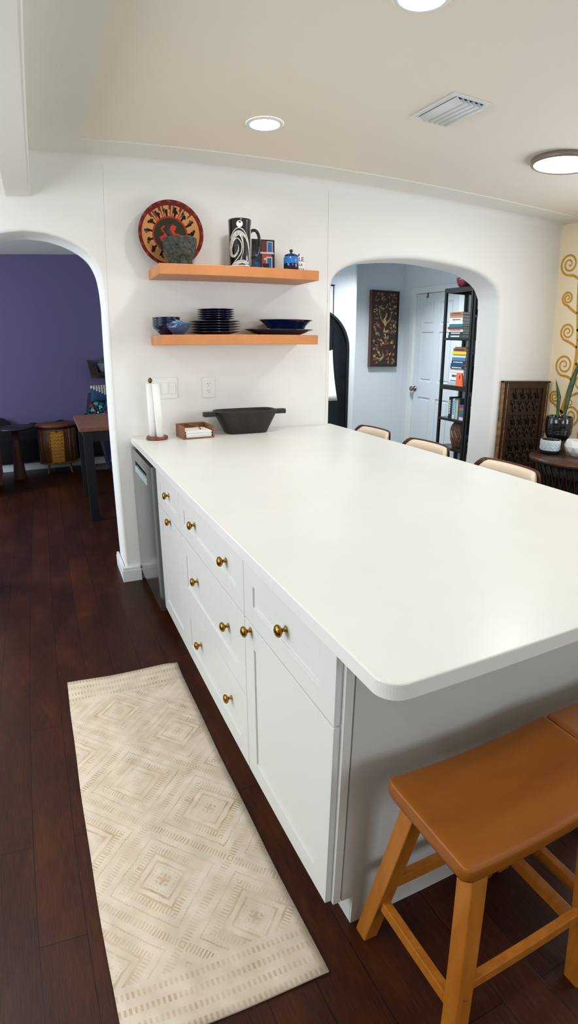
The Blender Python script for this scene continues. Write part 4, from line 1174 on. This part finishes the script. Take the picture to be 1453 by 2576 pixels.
for i in range(len(rings)-1):
    for k in range(N):
        o_ = 0 if i % 2 == 0 else 1
        if i % 2 == 0:
            b.face([rings[i][k], rings[i][(k+1) % N], rings[i+1][k]], M['dishwhite']); b.face([rings[i][(k+1) % N], rings[i+1][(k+1) % N], rings[i+1][k]], M['dishwhite'])
        else:
            b.face([rings[i][k], rings[i+1][(k+1) % N], rings[i+1][k]], M['dishwhite']); b.face([rings[i][k], rings[i][(k+1) % N], rings[i+1][(k+1) % N]], M['dishwhite'])
b.face(list(reversed(rings[0])), M['dishwhite']); b.face(rings[-1], M['dishwhite'])
tag(b.done('faceted_bowl', loc=(3.56, 2.655, ZTB)), 'white faceted geometric bowl at the front of the side table', 'bowl')

# ------------------------------------------------------------------ gold scroll mural
def mural():
    b = MB(); m = M['gold']; X = XK-.0012
    def ribbon(P, W):
        L_, R_ = [], []; n_ = len(P)
        for i, p in enumerate(P):
            a, c_ = P[max(i-1, 0)], P[min(i+1, n_-1)]; dy, dz_ = c_[0]-a[0], c_[1]-a[1]; l = math.hypot(dy, dz_) or 1; w_ = W[i] if isinstance(W, list) else W
            y0_, z0_ = p[0]-dz_/l*w_/2, p[1]+dy/l*w_/2; y1_, z1_ = p[0]+dz_/l*w_/2, p[1]-dy/l*w_/2
            L_.append(b.bm.verts.new((X, min(y0_, YW-.003), z0_))); R_.append(b.bm.verts.new((X, min(y1_, YW-.003), z1_)))
        for i in range(n_-1): b.quad(L_[i], L_[i+1], R_[i+1], R_[i], m)
    def spiral(y, z, r, a0, turns, sg, w):
        n_ = int(26*turns); P, W = [], []
        for i in range(n_+1):
            t_ = i/n_; rr3 = r*(1-t_)**.85+.004; a = a0+sg*2*PI*turns*t_; P.append((y+rr3*math.cos(a), z+rr3*math.sin(a))); W.append(w*(1-.45*t_))
        ribbon(P, W); return P[0]
    random.seed(12)
    # vertical vines with curling tendrils on both sides
    for vy, ph in ((3.09, 0.0), (2.76, 1.4), (2.42, .6)):
        vine = [(vy+.05*math.sin(2.9*z+ph)-.02*math.sin(6*z), z) for z in [.3+.04*i for i in range(52)]]
        ribbon(vine, [.040-.018*i/52 for i in range(52)])
        k = 0; z = .62
        while z < 2.3:
            cy_ = vy+.05*math.sin(2.9*z+ph)-.02*math.sin(6*z); sg = 1 if k % 2 else -1
            r = .052+.016*((k*7) % 3)
            sy_, sz_ = cy_+sg*.105, z+.035
            if sy_+r > YW-.006: sy_ = YW-.008-r
            p0 = spiral(sy_, sz_, r, -PI/2 if sg > 0 else -PI/2, 2.1, sg, .019)
            ribbon(crom([(cy_, z-.09), ((cy_+p0[0])/2, z-.06), p0], 6), .021)
            if k % 2 == 1: spiral(cy_-sg*.055, z+.01, .024, 0, 1.3, -sg, .012); ribbon([(cy_, z-.03), (cy_-sg*.03, z-.015), (cy_-sg*.031, z+.01)], .012)
            z += .135; k += 1
    return b.done('wall_mural')
tag(mural(), 'gold painted curling vine mural on the cream wall at the right', 'mural')

# ------------------------------------------------------------------ left room
tb = thing('dining_table', 'brown wood topped table with black square metal legs in the purple room', 'table', (.22, 4.63, 0))
boxo('table_top', 0, .95, 0, .95, .768, .798, M['table_top'], tb, bev=.002)
for x, y in ((.03, .012), (.03, .86), (.85, .012), (.85, .86)): boxo('leg', x, x+.07, y, y+.07, 0, .768, M['black'], tb, bev=.002)
b = MB(); b.box(.1, .85, .02, .06, .68, .768, M['black']); b.box(.1, .85, .88, .92, .68, .768, M['black']); b.box(.04, .08, .082, .86, .68, .768, M['black']); b.box(.87, .91, .082, .86, .68, .768, M['black']); b.done('apron', tb)

rc = thing('rattan_cabinet', 'oval brown rattan drum cabinet with amber woven door by the purple wall', 'cabinet', (.060, 6.775, 0), rz=-.04)
b = MB(); sy = .75
b.lathe([(.215, .135), (.222, .14), (.222, .545), (.215, .55)], M['drum'], 56, sy=sy); cb = b.done('body', rc)
b = MB(); b.lathe([(.235, .552), (.242, .560), (.242, .578), (.235, .588), (.0001, .590)], M['drum'], 56, sy=sy); b.done('top', rc)
b = MB(); b.lathe([(.222, .128), (.228, .132), (.228, .142), (.220, .146)], M['rattan'], 56, sy=sy); b.lathe([(.223, .532), (.227, .536), (.227, .546), (.222, .551)], M['black'], 56, sy=sy)
for a in (-2.5, -2.25, -.9, -.64): 
    b.tube([(.224*math.cos(a), .224*sy*math.sin(a), .14), (.224*math.cos(a), .224*sy*math.sin(a), .54)], .005, M['rattan'], 6)
b.done('rattan_bands', rc)
def dw_(u): a = -PI/2+u; return (.2245*math.cos(a), .2245*sy*math.sin(a))
b = MB(); n_ = 12; ua, ub = -.38, .34
L_ = [b.ring([Vector((*dw_(ua+(ub-ua)*k/n_), z)) for z in (.150, .520)]) for k in range(n_+1)]
for k in range(n_): b.quad(L_[k][0], L_[k+1][0], L_[k+1][1], L_[k][1], M['amber_weave'], True)
dd = b.done('woven_door', rc)
b = MB()
for u in (ua, ub): x, y = dw_(u); b.tube([(x, y-.003, .150), (x, y-.003, .520)], .007, M['rattan'], 6)
for z in (.150, .520): b.tube([(dw_(ua+(ub-ua)*k/n_)[0], dw_(ua+(ub-ua)*k/n_)[1]-.003, z) for k in range(n_+1)], .007, M['rattan'], 6)
for k in range(9):
    z = .16+.04*k
    P = [(dw_(ua+.03+(ub-ua-.06)*i/8)[0], dw_(ua+.03+(ub-ua-.06)*i/8)[1]-.002, z+(.022 if i % 2 else 0)) for i in range(9)]; b.tube(P, .0025, M['rattan'], 5)
b.done('cane_strips', dd)
for a in (-2.3, -.85, .85, 2.3):
    b = MB(); x, y = .19*math.cos(a), .19*sy*math.sin(a)
    b.tube([(x*.95, y*.95, .14), (x, y, .08), (x*1.05, y*1.05, .03), (x*1.16, y*1.16, .010)], [.011, .011, .010, .009], M['rattan'], 8); b.done('leg', rc)
b = MB(); b.box(-.014, .014, -.180, -.168, .505, .522, M['black'], .002); b.done('latch', rc)

bn = thing('black_bench', 'low black cushioned bench with rounded backs along the purple wall', 'bench', (0, 7.0, 0))
boxo('seat', -1.1, .80, -.02, .06, .125, .42, M['blackfab'], bn, bev=.02)
for x, r_ in ((-.20, .11), (.12, .12), (-.62, .2), (.52, .2)):
    b = MB(); b.lathe([(r_, 0), (r_, .06), (r_*.9, .075)], M['blackfab'], 32, (x, .0, .47), axis='Y'); b.done('back_cushion', bn)
boxo('backrest', -1.1, .80, .02, .075, .30, .555, M['blackfab'], bn, bev=.015)
for x in (-1.05, .72): boxo('leg', x, x+.03, 0, .03, 0, .13, M['black'], bn)

pt = thing('pedestal_table', 'round dark pedestal table with tapered brown trunk by the purple wall', 'table', (-.395, 6.60, 0))
b = MB(); b.lathe([(.075, 0), (.072, .02), (.045, .35), (.036, .575)], wood('brown_trunk', '#4a2c22', '#5c382a', 2, 6, .5), 28); b.done('trunk', pt)
b = MB(); b.lathe([(.19, .576), (.215, .582), (.215, .600), (.20, .606), (.0001, .606)], mat('dark_plum_top', '#241a24', .4), 44); b.done('table_top', pt)

pk = thing('pink_armchair', 'dusty pink armchair cut off by the left side of the photo', 'armchair', (-.86, 6.15, 0))
b = MB(); b.box(-.3, .30, -.3, .3, .10, .42, M['pink'], .03, seg=3); b.done('seat', pk)
b = MB(); b.box(.20, .295, -.3, .3, .40, .60, M['pink'], .03, seg=3); b.done('armrest', pk)
b = MB(); b.box(-.3, .2, .2, .3, .40, .75, M['pink'], .03, seg=3); b.done('backrest', pk)
for sx in (-1, 1):
    for sy_ in (-1, 1): boxo('leg', sx*.26-.02, sx*.26+.02, sy_*.26-.02, sy_*.26+.02, 0, .10, M['rattan'], pk)

# floral chair, back leaning left, facing right
fc = thing('floral_armchair', 'armchair covered in dark fabric with big teal and maroon flowers behind the table', 'armchair', (.62, 6.30, 0))
b = MB(); b.box(-.02, .55, -.28, .28, .10, .42, M['indigo'], .03, seg=3); seat_b = b
b = MB()
R_ = [b.ring([Vector((x+dx, y, z)) for y in (-.27, .27)]) for x, dx, z in ((-.04, 0, .12), (-.10, 0, .45), (-.215, 0, .72), (-.175, 0, .93), (-.05, 0, .95), (-.02, 0, .72), (.04, 0, .42))]
nR = len(R_)
for k in range(nR): b.quad(R_[k][0], R_[k][1], R_[(k+1) % nR][1], R_[(k+1) % nR][0], M['indigo'], False)
b.face([r_[0] for r_ in R_], M['indigo']); b.face([r_[1] for r_ in reversed(R_)], M['indigo']); back_b = b
def flower(b, cx_, cz_, y, s_, cols):
    for ring_, (cnt, rr4, pr4) in enumerate(((11, 1.0, .30), (8, .62, .27), (5, .26, .2))):
        for k in range(cnt):
            a = 2*PI*k/cnt+.3*ring_; px, pz = cx_+rr4*s_*math.cos(a)*.8, cz_+rr4*s_*math.sin(a)*.8; n_ = 10
            vs = [b.bm.verts.new((px+pr4*s_*math.cos(2*PI*j/n_), y-.0006*(ring_+1), pz+pr4*s_*math.sin(2*PI*j/n_))) for j in range(n_)]
            b.face(vs, cols[(k*(ring_+1)+ring_) % len(cols)])
    vs = [b.bm.verts.new((cx_+.1*s_*math.cos(2*PI*j/8), y-.003, cz_+.1*s_*math.sin(2*PI*j/8))) for j in range(8)]; b.face(vs, M['cream_f'])
b = back_b; fcs = [M['teal'], M['maroon'], M['mint'], M['petrol'], M['indigo']]
flower(b, -.125, .765, -.2705, .105, [M['maroon'], M['petrol'], M['teal'], M['mint']]); flower(b, -.11, .90, -.2705, .028, [M['pink'], M['maroon']])
b.done('backrest', fc)
b = seat_b; flower(b, .05, .26, -.2805, .09, [M['teal'], M['maroon'], M['petrol']]); flower(b, .25, .26, -.2805, .09, [M['mint'], M['maroon'], M['teal']]); b.done('seat', fc)
for sx in (.02, .48):
    for sy_ in (-.24, .2): boxo('leg', sx, sx+.04, sy_, sy_+.04, 0, .10, M['rattan'], fc)
cu = thing('triangle_cushion', 'cushion with black and white triangles and petrol blue half on the floral armchair', 'cushion', (.60, 6.12, .90), rz=0)
b = MB(); n_ = 12
def cz2(u, v): return .035*(1-abs(u)**4)*(1-abs(v)**4)+.004
S_ = .16; G1, G2 = [], []
for j in range(n_+1):
    G1.append([]); G2.append([])
    for i in range(n_+1):
        u, v = -1+2*i/n_, -1+2*j/n_; x, z_ = u*S_, v*S_*.52
        G1[j].append(b.bm.verts.new((x, -cz2(u, v), z_))); G2[j].append(b.bm.verts.new((x, cz2(u, v), z_)))
for j in range(n_):
    for i in range(n_):
        d_ = (i+.5)/n_+(j+.5)/n_
        if d_ < .9: b.quad(G1[j][i], G1[j][i+1], G1[j+1][i+1], G1[j+1][i], M['petrol'], True)
        else:
            for tri, mm in (((G1[j][i], G1[j+1][i+1], G1[j+1][i]), M['cream_f']), ((G1[j][i], G1[j][i+1], G1[j+1][i+1]), M['blackfab'])): b.face(list(tri), mm, True)
        b.quad(G2[j][i], G2[j+1][i], G2[j+1][i+1], G2[j][i+1], M['petrol'], True)
for k in range(n_):
    b.quad(G1[0][k], G2[0][k], G2[0][k+1], G1[0][k+1], M['petrol']); b.quad(G1[n_][k], G1[n_][k+1], G2[n_][k+1], G2[n_][k], M['petrol'])
    b.quad(G1[k][0], G1[k+1][0], G2[k+1][0], G2[k][0], M['petrol']); b.quad(G1[k][n_], G2[k][n_], G2[k+1][n_], G1[k+1][n_], M['petrol'])
co = b.done('cover', cu); cu.location = (.595, 6.000, .962)
# wall planter
wp = thing('wall_planter', 'black woven planter basket with pointed rim hanging on the purple wall', 'planter', (.66, YP-.001, 1.08))
b = MB(); m = M['carved']
prof = [(-.13, .0), (-.165, .21), (-.10, .13), (-.075, .145), (-.05, .055), (.05, .05), (.12, .2), (.13, 0)]
a_ = b.ring([Vector((x, -.16, z)) for x, z in prof]); c_ = b.ring([Vector((x, 0, z)) for x, z in prof]); b.face(a_, m); b.face(list(reversed(c_)), m)
for k in range(8): b.quad(a_[k], a_[(k+1) % 8], c_[(k+1) % 8], c_[k], m)
b.done('basket', wp)
b = MB(); b.tube([(-.14, -.165, .0), (.14, -.165, .0)], .008, M['black'], 8); b.tube([(-.14, -.165, .018), (.14, -.165, .018)], .006, M['black'], 8); b.done('rim_wire', wp)
b = MB(); b.lathe([(.05, .055), (.07, .10), (.075, .16), (.07, .17), (.0001, .165)], M['planter'], 28, (.02, -.09, 0)); b.done('inner_pot', wp)
b = MB(); P = [(-.04, -.10, .15), (-.02, -.11, .19), (.02, -.11, .215), (.07, -.10, .215)]
L_ = [b.bm.verts.new((p[0], p[1], p[2]+w_)) for p, w_ in zip(P, (.0, .02, .022, .005))]; R_ = [b.bm.verts.new((p[0], p[1]-.02, p[2]-w_)) for p, w_ in zip(P, (.002, .025, .03, .005))]
for i in range(3): b.quad(L_[i], L_[i+1], R_[i+1], R_[i], M['leaf'], True)
b.done('leaf', wp)
b = MB(); P = [(-.12, -.10), (.05, -.14), (.14, .02), (.05, .14), (-.06, .12)]
a_ = b.ring([Vector((x, y, .001)) for x, y in P]); c_ = b.ring([Vector((x, y, .006)) for x, y in P]); b.face(list(reversed(a_)), M['greyr']); b.face(c_, M['greyr'])
for k in range(5): b.quad(a_[k], a_[(k+1) % 5], c_[(k+1) % 5], c_[k], M['greyr'])
tag(b.done('floor_cloth', loc=(.56, 6.82, 0)), 'small grey cloth lying on the floor near the purple wall', 'cloth')

# ------------------------------------------------------------------ lights
def area(name, loc, rot, sx, sy, power, col, spread=PI, shape='RECTANGLE'):
    l = bpy.data.lights.new(name, 'AREA'); l.shape = shape; l.size = sx
    if shape in ('RECTANGLE', 'ELLIPSE'): l.size_y = sy
    l.energy = power; l.color = srgb(col)[:3]; l.spread = spread
    o = bpy.data.objects.new(name, l); COL.objects.link(o); o.location = loc; o.rotation_euler = rot
    return o
W1 = '#fdfbf8'
for nm, x, y, p in (('light_can', 1.028, 2.572, 4.5), ('light_can', 1.058, 1.425, 3.9), ('light_can', 1.06, .28, 2.4), ('light_can', -.9, .3, 8), ('light_can', -.9, 2.3, 7), ('light_can', 2.6, .2, 4)):
    area(nm, (x, y, ZC-.006), (0, 0, 0), .13, .13, p, W1, math.radians(165), 'DISK')
area('light_flush', (2.60, 2.20, ZC-.032), (0, 0, 0), .30, .30, 8, W1, PI, 'DISK')
area('light_fill_near', (1.5, YN+.02, 1.55), (PI/2, 0, 0), 1.7, 1.1, 30, '#eef5ff')  # added fill from behind the camera, set in the added window
area('light_fill_side', (XL+.02, 1.7, 1.5), (0, -PI/2, 0), 1.3, 1.8, 45, '#f0f6ff')  # added fill from the unseen left wall, dressed as a window
area('light_fill_right', (XK-.02, 1.45, 1.5), (0, PI/2, 0), 1.2, 1.3, 43, '#e2eeff')  # added fill from the unseen right wall, dressed as a window
area('light_window_left_room', (-3.38, 4.7, 1.5), (0, -PI/2, 0), 1.2, 1.1, 110, '#e2eefc')
area('light_window_hall', (1.42, 4.15, 1.5), (0, -PI/2, 0), 1.5, 1.0, 16, '#e6f1fa')
area('light_fill_hall', (3.2, 4.55, 2.5), (0, 0, 0), .3, .3, 29, '#eef4fa', math.radians(122), 'DISK')  # added lamp without a fixture, brightens the hall walls

wd = bpy.data.worlds.new('world'); S.world = wd; wd.use_nodes = True
wd.node_tree.nodes['Background'].inputs[0].default_value = (.75, .85, 1, 1); wd.node_tree.nodes['Background'].inputs[1].default_value = .6

# ------------------------------------------------------------------ camera: ultra-wide phone lens with its barrel distortion
R = [[0.9123595296683567, -0.40937995643309705, 0.002853049976874648], [-0.1190873321150681, -0.2720572703612944, -0.9548837882031912], [0.391686476602206, 0.8708575617828653, -0.29696601006268786]]
cd = bpy.data.cameras.new('camera'); cam = bpy.data.objects.new('camera', cd); COL.objects.link(cam)
cam.matrix_world = Matrix(((R[0][0], -R[1][0], -R[2][0], 0), (R[0][1], -R[1][1], -R[2][1], 0), (R[0][2], -R[1][2], -R[2][2], 1.43967), (0, 0, 0, 1)))
cd.type = 'PANO'; cd.sensor_fit = 'VERTICAL'; cd.sensor_width = 14.53; cd.sensor_height = 25.76; cd.lens = 13.75
cd.clip_start = .02; cd.clip_end = 100
src = cd if hasattr(cd, 'panorama_type') else cd.cycles
src.panorama_type = 'FISHEYE_LENS_POLYNOMIAL'
for i_, v_ in enumerate((0.0, -0.07284181656355154, 3.506550434631177e-05, 7.309346670207865e-05, -1.7691584126189696e-06)):
    setattr(src, 'fisheye_polynomial_k%d' % i_, v_)
src.fisheye_fov = 3.14
S.camera = cam
S.view_settings.view_transform = 'Standard'; S.view_settings.look = 'None'; S.view_settings.gamma = 1
S.view_settings.use_curve_mapping = False; S.view_settings.exposure = .0
try:
    S.cycles.use_denoising = True; S.cycles.max_bounces = 10; S.cycles.diffuse_bounces = 5
except Exception as e: print('cycles settings', e)
